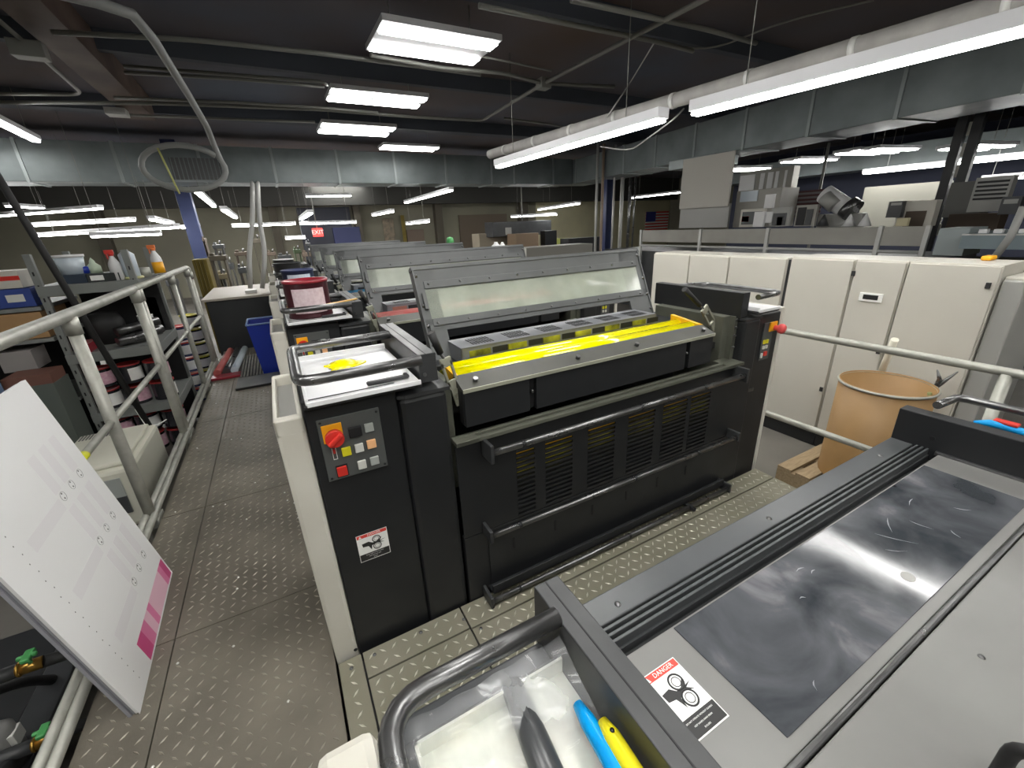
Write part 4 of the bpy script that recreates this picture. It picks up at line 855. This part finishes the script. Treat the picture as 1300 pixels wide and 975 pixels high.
LZ = 2.2
lamp(at_z(632, 211, LZ), at_z(842, 150, LZ), 'long tube light on the right nearer the duct corner, below the pale pipe', w=.13, h=.08)
a = at_z(880, 143, LZ); b = at_z(1300, 36, LZ); b = a+(b-a)*1.55
lamp(a, b, 'largest long tube light at the upper right below the pale pipe', w=.13, h=.08)
P = at_z(622, 196, 2.45); Q = at_z(1300, -2, 2.45)
bp = thing('insulated_pipe', 'pale insulated pipe above the long lights at right', 'pipe', tuple(P)); MB().tube([P, P+(Q-P)*1.25], .062, 16).build('pipe', PIPEI, bp)
for k in range(8): C = P+(Q-P)*(.08+.13*k); e = (Q-P).normalized()*.02; MB().tube([C-e, C+e], .067, 16).build('clamp', CONDL, bp)
pipe([(605, 70), (700, 90)], .01, COND, 'thin cord behind the largest twin light')
solo(MB().tube([at_z(832, 52, 3.2), at_z(800, 105, 3.1), at_z(770, 150, 2.4)], .008, 6, fillet=.2), 'hanging_cable', CONDL, 'thin cable dropping to the long right light', 'cable')
solo(MB().tube([at_z(762, 186, 2.3), at_z(800, 192, 2.2), at_z(855, 152, 2.3), at_z(868, 138, 2.45)], .008, 6, fillet=.4), 'hanging_cable', CONDL, 'thin cable sagging between the two long right lights', 'cable')
solo(MB().tube([at_z(830, 52, 3.2), at_z(900, 66, 3.2), at_z(990, 28, 3.2), at_z(1110, 0, 3.2)], .009, 6, fillet=.5), 'hanging_cable', COND, 'loose cable draped along the ceiling at upper right', 'cable')
names = ('largest twin light at the top centre', 'middle twin light below the largest one', 'smaller twin light third from the top', 'small twin light just under the duct line')
for i, (a, b, c) in enumerate((((484, 27), (640, 50), (467, 66)), ((420, 111), (545, 124), (412, 127)), ((408, 156), (505, 161), (404, 169)), ((399, 228), (471, 228), (396, 238)))):
    z = 3.02; A = at_z(*a, z); B = at_z(*b, z); C = at_z(*c, z); off = Vector((0, C.y-A.y, 0))/2; A += off; B += off; B.y = A.y = (A.y+B.y)/2
    lamp(A, B, names[i], tubes=2, w=abs(off.y)*2 if i < 3 else .5)
# the many other tube lights, each with the two ends of its tube and a height
far = [((-30, 140), (46, 178), 2.8, 'tube light cut by the upper left edge'), ((388, 249), (446, 248), 2.9, 'single tube light just below the small twin one'),
       ((515, 257), (573, 241), 2.7, 'slanting tube light right of centre below the duct'), ((474, 273), (498, 268), 2.7, 'tiny slanting tube light left of the slanting one'),
       ((517, 284), (543, 281), 2.6, 'tiny tube light over the far hoods'), ((649, 275), (707, 272), 2.3, 'level tube light before the far dark unit heater'),
       ((684, 266), (735, 258), 2.4, 'slanting tube light above the level one near the column'), ((250, 243), (272, 262), 2.8, 'short tube light seen below the hose ring'),
       ((284, 266), (299, 276), 2.8, 'next short tube light beyond the one below the ring'), ((382, 278), (394, 270), 2.7, 'tiny tube light above the exit sign'),
       ((295, 287), (375, 284), 2.3, 'long far tube light left of the exit sign'), ((381, 284), (452, 282), 2.3, 'long far tube light above the exit sign'),
       ((362, 302), (388, 302), 2.0, 'short low tube light beside the exit sign'), ((-20, 275), (128, 264), 2.2, 'long tube light at the left edge above the shelving'),
       ((45, 286), (170, 279), 2.1, 'long tube light second down above the rack'), ((48, 299), (225, 288), 1.9, 'long tube light third down above the rack'),
       ((115, 300), (205, 296), 1.8, 'lowest tube light behind the spray bottles'), ((192, 278), (219, 284), 2.5, 'short tube light above the spray bottles'),
       ((232, 289), (251, 287), 2.2, 'tiny tube light beside the blue column'), ((8, 261), (55, 264), 2.5, 'short tube light far left above the long ones'),
       ((1097, 216), (1345, 198), 2.35, 'long tube light at the right under the duct'), ((1247, 227), (1330, 223), 2.1, 'tube light at the right edge below the long one'),
       ((803, 251), (863, 244), 2.2, 'tube light left of the hanging board')]
for a, b, z, l in far:
    A = at_z(*a, z); B = at_z(*b, z)
    if a[0] == 362: A = at_y(*a, 13.8); B = at_y(*b, 13.8); lamp(A, B, l, w=.12, h=.06); continue
    if a[0] == 115: A = at_y(*a, 9.5); B = at_y(*b, 9.5); lamp(A, B, l, w=.12, h=.06); continue
    if a[0] > 1000: A = at_x(*a, 10.4); B = at_x(*b, 10.4); lamp(A, B, l, w=.12, h=.06); continue
    if max(A.y, B.y) > 14 or max(A.x, B.x) > 18:
        k = min(14/max(A.y, B.y), 18/max(A.x, B.x, 1)); z = CH+(z-CH)*k; A = at_z(*a, z); B = at_z(*b, z)
    lamp(A, B, l, w=.12 if (B-A).length > 1.0 else .1, h=.06)
for i, (px, py) in enumerate(((947, 215), (1027, 204), (1100, 193), (1124, 191), (1240, 187))):
    C = at_x(px, py, 9.9); s = .5
    lamp(C+Vector((-s, .1, 0)), C+Vector((s, -.1, 0)), 'twin light '+('farthest left', 'second', 'third', 'fourth', 'rightmost')[i]+' in the row under the right duct', tubes=2, w=.5)
for i, (x, y) in enumerate(((-1.2, -2.2), (1.4, -2.2), (1.2, .6), (-2.6, 1.2), (4.2, -2.4), (-5.5, 5.5), (6.0, -1.0), (-4.0, 10.0), (3.0, 9.8), (6, 15), (11, 15), (0, 15), (1.7, 2.3), (-.7, .7), (.2, -.7))):  # lamps round the viewer are unseen, added to brighten the foreground
    lamp((x-.6, y, 3.02), (x+.6, y, 3.02), 'twin ceiling light '+('added behind the viewer at left', 'added behind the viewer at right', 'added directly above the near unit', 'added above the left shelving side', 'added behind the viewer far right', 'far left above the aisle', 'added on the right side behind the viewer', 'left beyond the rack', 'above the far press end', 'far back right of centre', 'far back at right', 'far back at centre', 'added over the nearest upright unit', 'added over the walkway beside the viewer', 'added over the viewer')[i], tubes=2, w=.5)
# ================================================================== COLUMNS AND PIPES AT CENTRE RIGHT
for i, (px, m, r, l) in enumerate(((756, CONDL, .035, 'leftmost thin pale pipe of the riser group'), (763, mat('tan_pipe', (.4, .3, .22), .5), .035, 'tan pipe beside the leftmost riser'), (787, CONDL, .05, 'thick pale riser pipe in front of the blue column'), (777, CONDL, .028, 'thin riser pipe left of the thick pale one'), (797, STEELD, .04, 'dark riser pipe right of the thick pale one'), (803, STEELD, .025, 'rightmost thin dark riser pipe'))):
    P = at_y(px, 300, 9.6); solo(MB().cyl((P.x, 9.6, G), (P.x, 9.6, 3.38), r, 12), 'riser_pipe', m, l, 'pipe')
P = at_y(772, 300, 10.0); solo(MB().box(P.x-.11, P.x+.11, 10.0, 10.25, G, 2.49), 'steel_column', BLUEC, 'blue steel column among the riser pipes', 'column')
P = at_y(237, 305, 11); solo(MB().box(P.x-.13, P.x+.13, 12.3, 12.6, G, 3.4), 'steel_column', BLUEC, 'blue steel column at left beyond the rack', 'column')
P = at_y(1088, 260, 6.2); solo(MB().box(P.x-.1, P.x+.2, 6.2, 6.4, G, 3.4), 'steel_column', BLUEC, 'blue steel column at right behind the tilted white cylinder', 'column')
# far row: black uprights and pole
for i, (dy) in enumerate((-.085, .085)):
    solo(MB().box(9.0, 9.1, 2.86+dy-.055, 2.86+dy+.055, G, 3.4), 'black_strut', BLACK, ('right', 'left')[i]+' one of the paired black uprights above the cabinets', 'upright')
mb = MB()
for k in range(9): mb.box(9.05, 9.07, 2.84, 2.88, 1.0+.27*k, 1.17+.27*k)
solo(mb, 'strut_lacing', CABW, 'white spacer plates between the black uprights', 'plate')
P = at_x(1037, 260, 8.6); solo(MB().cyl((8.6, P.y, G), (8.6, P.y, 2.5), .022, 10), 'thin_pole', COND, 'thin grey pole before the ledge of the second press', 'pole')
solo(MB().tube([at_x(1300, 262, 6), at_x(1283, 300, 6), at_x(1262, 328, 6)], .03, 8), 'grey_cable', CABG, 'grey cable coming down to the orange connector', 'cable')
P = at_x(1254, 332, 4.0); solo(MB().box(3.95, 4.05, P.y-.025, P.y+.025, 1.087, 1.115, b=.008), 'orange_connector', ORSQ, 'orange connector on top of the nearest cabinet', 'connector')
# ================================================================== SECOND PRESS BEHIND THE CABINETS
lg = thing('second_press_gallery', 'grey guard panels of the second press gallery behind the cabinets', 'guard panel', (7, 4.6, G))
LG = mat('gallery_grey', (.38, .37, .33), .5, noise=(.3, .29, .26), nscale=2)
posts = [at_x(px, 300, 7).y for px in (1175, 1115, 973, 888, 813)]
for a, b in zip(posts, posts[1:]):
    MB().box(7.02, 7.05, a+.03, b-.03, .97, 1.2, b=.003).build('panel', LG, lg)
for a in posts: MB().box(7.0, 7.05, a-.025, a+.025, .2, 1.21, b=.004).build('post', CONDL, lg)
MB().cyl((7.02, posts[0], .9), (7.02, posts[-1], .9), .02, 8).build('lower_rail', CONDL, lg)
MB().box(7.1, 8.9, posts[0], 8.3, G, .78, b=.01).build('press_body', COVERD, lg)
def sp(name, m, label, cat, X, px0, py0, px1, py1, d=.15, extra=()):
    A = at_x(px0, py0, X); B = at_x(px1, py1, X); y0, y1 = sorted((A.y, B.y)); z0, z1 = sorted((A.z, B.z))
    t = thing(name, label, cat, (X+d/2, (y0+y1)/2, z0)); MB().box(X, X+d, y0, y1, z0, z1, b=.004).build('body', m, t)
    for nm, mm, a, b_, c, e in extra: MB().box(X-.012, X, y1-(y1-y0)*b_, y1-(y1-y0)*a, z0+(z1-z0)*c, z0+(z1-z0)*e).build(nm, mm, t)
    return t
sp('press_tower', LG, 'grey tower of the second press left of the flag', 'machine', 7.7, 936, 243, 985, 288, .5, (('window', CLEAR, .1, .5, .7, .98),))
sp('framed_screen', CABW, 'small white framed screen with a red mark on the gallery', 'screen', 7.3, 941, 266, 968, 288, .05, (('screen', COVERD, .1, .9, .15, .85), ('mark', RED, .1, .4, .3, .6)))
sp('white_box', WHITEPL, 'white upright box beside the framed screen', 'box', 7.25, 958, 269, 968, 288, .05)
sp('portal_frame', CABG, 'pale portal frame standing on the gallery in front of the dark flag', 'frame', 7.28, 980, 264, 1000, 287, .06, (('opening', COVERD, .15, .85, .05, .7), ('bottle', CABW, .4, .7, .05, .5)))
sp('portal_frame', LG, 'darker portal frame right of the pale one on the gallery', 'frame', 7.3, 1012, 261, 1033, 287, .06, (('opening', DARK, .1, .5, .05, .9), ('opening', COVERD, .55, .85, .05, .8)))
sp('indicator', WHITEPL, 'narrow white indicator panel hanging above the gallery post', 'panel', 7.26, 972, 247, 981, 264, .04)
sp('indicator', WHITEPL, 'small bright white panel just under the narrow one', 'panel', 7.26, 973, 269, 979, 283, .04)
# dark striped flag
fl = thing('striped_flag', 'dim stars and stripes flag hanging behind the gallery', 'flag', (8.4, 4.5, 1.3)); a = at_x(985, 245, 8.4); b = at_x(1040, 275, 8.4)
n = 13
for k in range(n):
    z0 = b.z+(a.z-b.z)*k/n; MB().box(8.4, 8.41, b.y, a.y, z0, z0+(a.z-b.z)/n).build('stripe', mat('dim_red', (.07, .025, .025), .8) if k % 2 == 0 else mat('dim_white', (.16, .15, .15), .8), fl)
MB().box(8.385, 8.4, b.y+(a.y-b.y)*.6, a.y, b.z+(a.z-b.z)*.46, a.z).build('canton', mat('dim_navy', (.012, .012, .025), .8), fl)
# tilted white cylinder machine
tc = thing('tilted_cylinder', 'tilted white cylinder head on a stand above the gallery', 'machine', (7.6, 3.6, 1.2))
MB().cyl(at_x(1047, 246, 7.6), at_x(1082, 270, 7.6), .13, 20).build('cylinder', WHITEPL, tc); MB().cyl(at_x(1047, 250, 7.5), at_x(1060, 262, 7.5), .1, 16).build('collar', CABG, tc)
MB().tube([at_x(1076, 262, 7.5), at_x(1084, 268, 7.5)], .15, 14).build('clamp', STEELD, tc); A = at_x(1065, 287, 7.6); MB().box(7.55, 7.7, A.y-.3, A.y+.3, 1.1, 1.38, b=.02).build('stand', CABG, tc)
for i, (px, l) in enumerate(((1044, 'dark cone'), (1097, 'white cone'), (1077, 'second white cone'))):
    P = at_x(px, 287, 7.4); solo(MB().lathe([(0, 0), (.08, 0), (.01, .16), (0, .165)], tuple(P), 12), 'marker_cone', COVERD if i == 0 else WHITEPL, l+' standing on the gallery beside the tilted cylinder', 'cone')
sp('partition_wall', mat('beige_partition', (.2, .195, .165), .7), 'beige partition beyond the gallery right of the blue column', 'partition', 10.5, 1098, 238, 1190, 290, .1)
sp('ink_station', CABW, 'white bridge frame with a dark control box above the gallery', 'machine', 7.6, 1143, 256, 1181, 287, .15, (('opening', BROWND, .25, .8, .0, .6), ('beam', CABW, .0, 1, .7, 1)))
sp('control_box', COVERD, 'dark control box at the left of the white bridge frame', 'control box', 7.5, 1129, 256, 1142, 276, .1, (('screen', CABG, .2, .9, .75, .92),))
sp('cream_label_box', mat('cream_box', (.6, .55, .35), .6), 'small cream box on the gallery under the bridge frame', 'box', 7.4, 1139, 277, 1151, 287, .06)
sp('table_unit', TABLEB, 'blue grey feeder table of the second press at right', 'machine', 6.4, 1222, 297, 1340, 318, 1.2, (('edge', CONDL, 0, 1, .9, 1),))
sp('side_casing', mat('pale_blue_side', (.3, .34, .34), .5), 'pale blue side casing left of the feeder table', 'casing', 6.6, 1193, 290, 1221, 325, .5)
sp('vent_bank', mat('grey_vent_bank', (.33, .33, .31), .5), 'grey panel with rows of dark slots hanging at the right', 'panel', 8.0, 1240, 226, 1273, 268, .15, tuple(('slot_row', DARK, .08, .92, .35+.12*k, .41+.12*k) for k in range(5)))
sp('control_box', COVERD, 'dark control box right of the slotted panel', 'control box', 7.9, 1273, 250, 1291, 272, .12, (('screen', CABG, .15, .85, .6, .85),))
sp('dark_hopper', mat('grey_hopper', (.13, .13, .12), .6), 'dark hopper shape behind the black uprights', 'machine', 8.8, 1208, 232, 1242, 275, .3)
sp('brown_crate', BROWND, 'brown crate behind the feeder table', 'crate', 8.6, 1205, 272, 1262, 298, .3)
for i, px in enumerate((1243, 1262, 1294)): sp('cloth_heap', WHITEPL, ('left', 'middle', 'right')[i]+' small white rag on the feeder table', 'rag', 6.6, px, 291, px+9, 297, .08)
sp('window_bank', LG, 'grey upper casing with bright vertical strips left of the second flag', 'machine', 9.0, 940, 219, 1003, 243, .2, tuple(('bright_strip', WHITEPL, a, b, .1, .85) for a, b in ((.02, .32), (.42, .5), (.56, .66), (.7, .76), (.86, .9))))
sp('dark_backdrop', mat('dark_shop_wall', (.03, .035, .06), .8), 'dark partition behind the second press', 'partition', 12.6, 936, 205, 1400, 330, .1)
# ================================================================== FAR WALL DRESSING
fl = thing('striped_flag', 'bright stars and stripes flag on the cream far wall', 'flag', (14.7, 17.95, 1)); a = at_y(820, 269, 17.95); b = at_y(847, 291, 17.95)
for k in range(13):
    z0 = b.z+(a.z-b.z)*k/13; MB().box(a.x, b.x, 17.93, 17.95, z0, z0+(a.z-b.z)/13).build('stripe', RED if k % 2 == 0 else INKW, fl)
MB().box(a.x, a.x+(b.x-a.x)*.42, 17.915, 17.93, b.z+(a.z-b.z)*.46, a.z).build('canton', mat('flag_blue', (.04, .05, .25), .7), fl)
def fy(name, m, label, cat, Y, px0, py0, px1, py1, d=.3, extra=()):
    A = at_y(px0, py0, Y); B = at_y(px1, py1, Y); z0, z1 = sorted((A.z, B.z)); z0 = z0 if name in ('exit_sign', 'unit_heater', 'pinup_board') else G; t = thing(name, label, cat, ((A.x+B.x)/2, Y+d/2, z0))
    if name in ('exit_sign', 'unit_heater'): MB().cyl(((A.x+B.x)/2, Y+.05, z1), ((A.x+B.x)/2, Y+.05, 3.4), .02, 6).build('hanger', COND, t)
    MB().box(A.x, B.x, Y, Y+d, z0, z1, b=.01).build('body', m, t)
    for nm, mm, a, b_, c, e in extra: MB().box(A.x+(B.x-A.x)*a, A.x+(B.x-A.x)*b_, Y-.02, Y, z0+(z1-z0)*c, z0+(z1-z0)*e).build(nm, mm, t)
    return t
ex = fy('exit_sign', EXITR, 'red lit exit sign under the far ceiling', 'sign', 15, 396, 290, 411, 300, .1)
text('lettering', 'EXIT', .17, INKW, ex, frontM(*at_y(403.5, 295, 14.98)))
fy('unit_heater', COVERD, 'dark boxy unit heater hanging at the far centre', 'heater', 13, 625, 282, 700, 297, .6, (('plate', CABG, .2, .3, .1, .6),))
fy('wrapped_load', TAN, 'tan wrapped load on the floor under the unit heater', 'load', 13.5, 608, 297, 655, 318, .6)
fy('brown_load', mat('brown_load', (.2, .14, .09), .7), 'brown box load right of the tan wrapped one', 'load', 12.4, 655, 297, 684, 318, .6)
fy('black_rack', BLACK, 'black rack before the cream wall', 'rack', 12.5, 692, 293, 707, 316, .3)
fy('dark_stack', BLACK2, 'low dark stack of goods before the cream wall', 'goods', 12.2, 722, 303, 765, 312, .5)
fy('lime_sheet', mat('lime_sheet', (.5, .55, .15), .6), 'lime coloured sheet left of the dark stack', 'sheet', 13.2, 707, 303, 728, 313, .05)
fy('pale_machine', mat('stone_grey', (.36, .35, .31), .6), 'pale machine top between the hoods and the dark stack', 'machine', 8.6, 668, 315, 752, 330, .6)
fy('pinup_board', mat('board_tan', (.33, .27, .19), .7, noise=(.12, .1, .08), nscale=8), 'pinboard with papers on the far wall', 'board', 17.94, 485, 278, 503, 308, .05)
fy('far_doorway', mat('doorway_brown', (.16, .12, .09), .7), 'brown doorway opening in the far wall', 'doorway', 17.88, 516, 292, 540, 312, .1, (('frame', GOLD, -.25, -.05, -.3, 1.3),))
fy('stair_frame', NAVY, 'dark navy panel behind the far hoods', 'panel', 16, 422, 289, 460, 312, .2)
fy('ochre_curtain', GOLD, 'ochre folded curtain beyond the end of the railing', 'curtain', 8.6, 243, 330, 274, 372, .4, tuple(('fold_shade', mat('ochre_shade', (.11, .085, .02), .8), a, a+.05, 0, 1) for a in (.2, .45, .7)))  # darker strips paint the shade in the curtain folds
junk = [(262, 322, 290, 338, mat('dull_tan', (.11, .095, .07), .7), 'tan carton heap'), (285, 330, 300, 352, COVERD, 'dark grey trolley'), (296, 318, 316, 330, BROWND, 'brown tool cart'), (300, 336, 316, 356, COVERR, 'grey crate'),
        (338, 318, 352, 330, BROWND, 'brown bracket rack'), (352, 322, 372, 334, COVERD, 'charcoal workbench'), (345, 332, 360, 346, mat('olive_box', (.1, .11, .05), .7), 'olive toolbox'), (372, 314, 384, 328, mat('green_machine', (.08, .12, .06), .6), 'green machine'),
        (383, 318, 400, 332, BROWND, 'brown stool'), (388, 306, 396, 318, COVERD, 'dark lamp head'), (255, 300, 262, 312, BROWND, 'brown hook board'), (268, 308, 286, 322, COVERR, 'grey rag bin'),
        (208, 352, 228, 372, COVERD, 'dark press part'), (186, 360, 200, 378, mat('rust_part', (.16, .08, .05), .6), 'rusty casting'), (318, 300, 334, 316, mat('dull_tan', (.11, .095, .07), .7), 'tan cabinet'), (274, 345, 292, 362, mat('khaki_sack', (.2, .17, .1), .8), 'khaki sack')]
for i, (a, b, c, d, m, l) in enumerate(junk):
    Y = 9.5+(i*37 % 50)/10; A = at_y(a, b, Y); B = at_y(c, d, Y); t = thing('shop_clutter', l+' in the far left work area', 'equipment', ((A.x+B.x)/2, Y+.2, B.z), group=None)
    w_ = B.x-A.x; h_ = A.z-B.z
    MB().box(A.x, B.x, Y, Y+.4, B.z+h_*.45, B.z+h_*.8, b=.01).build('body', m, t); MB().box(A.x+w_*.1, A.x+w_*.35, Y+.05, Y+.3, B.z+h_*.8, A.z, b=.01).build('upper_part', m, t)
    MB().cyl((A.x+w_*.7, Y+.1, B.z+h_*.8), (A.x+w_*.75, Y+.1, A.z+h_*.15), w_*.08, 8).build('handle', STEELD, t)
    for q in (A.x+w_*.08, B.x-w_*.2): MB().box(q, q+w_*.1, Y+.02, Y+.36, G, B.z+h_*.45).build('leg', m, t)

# small fixings joined into one part
for o in list(S.objects):
    if o.type == 'MESH' and o.name.split('.')[0] in ('bolts', 'screws', 'slots', 'scratches', 'dotted_marks', 'vent_slots', 'catch', 'ink_spatters', 'strut_lacing', 'slider_outline'):
        o['kind'] = 'stuff'
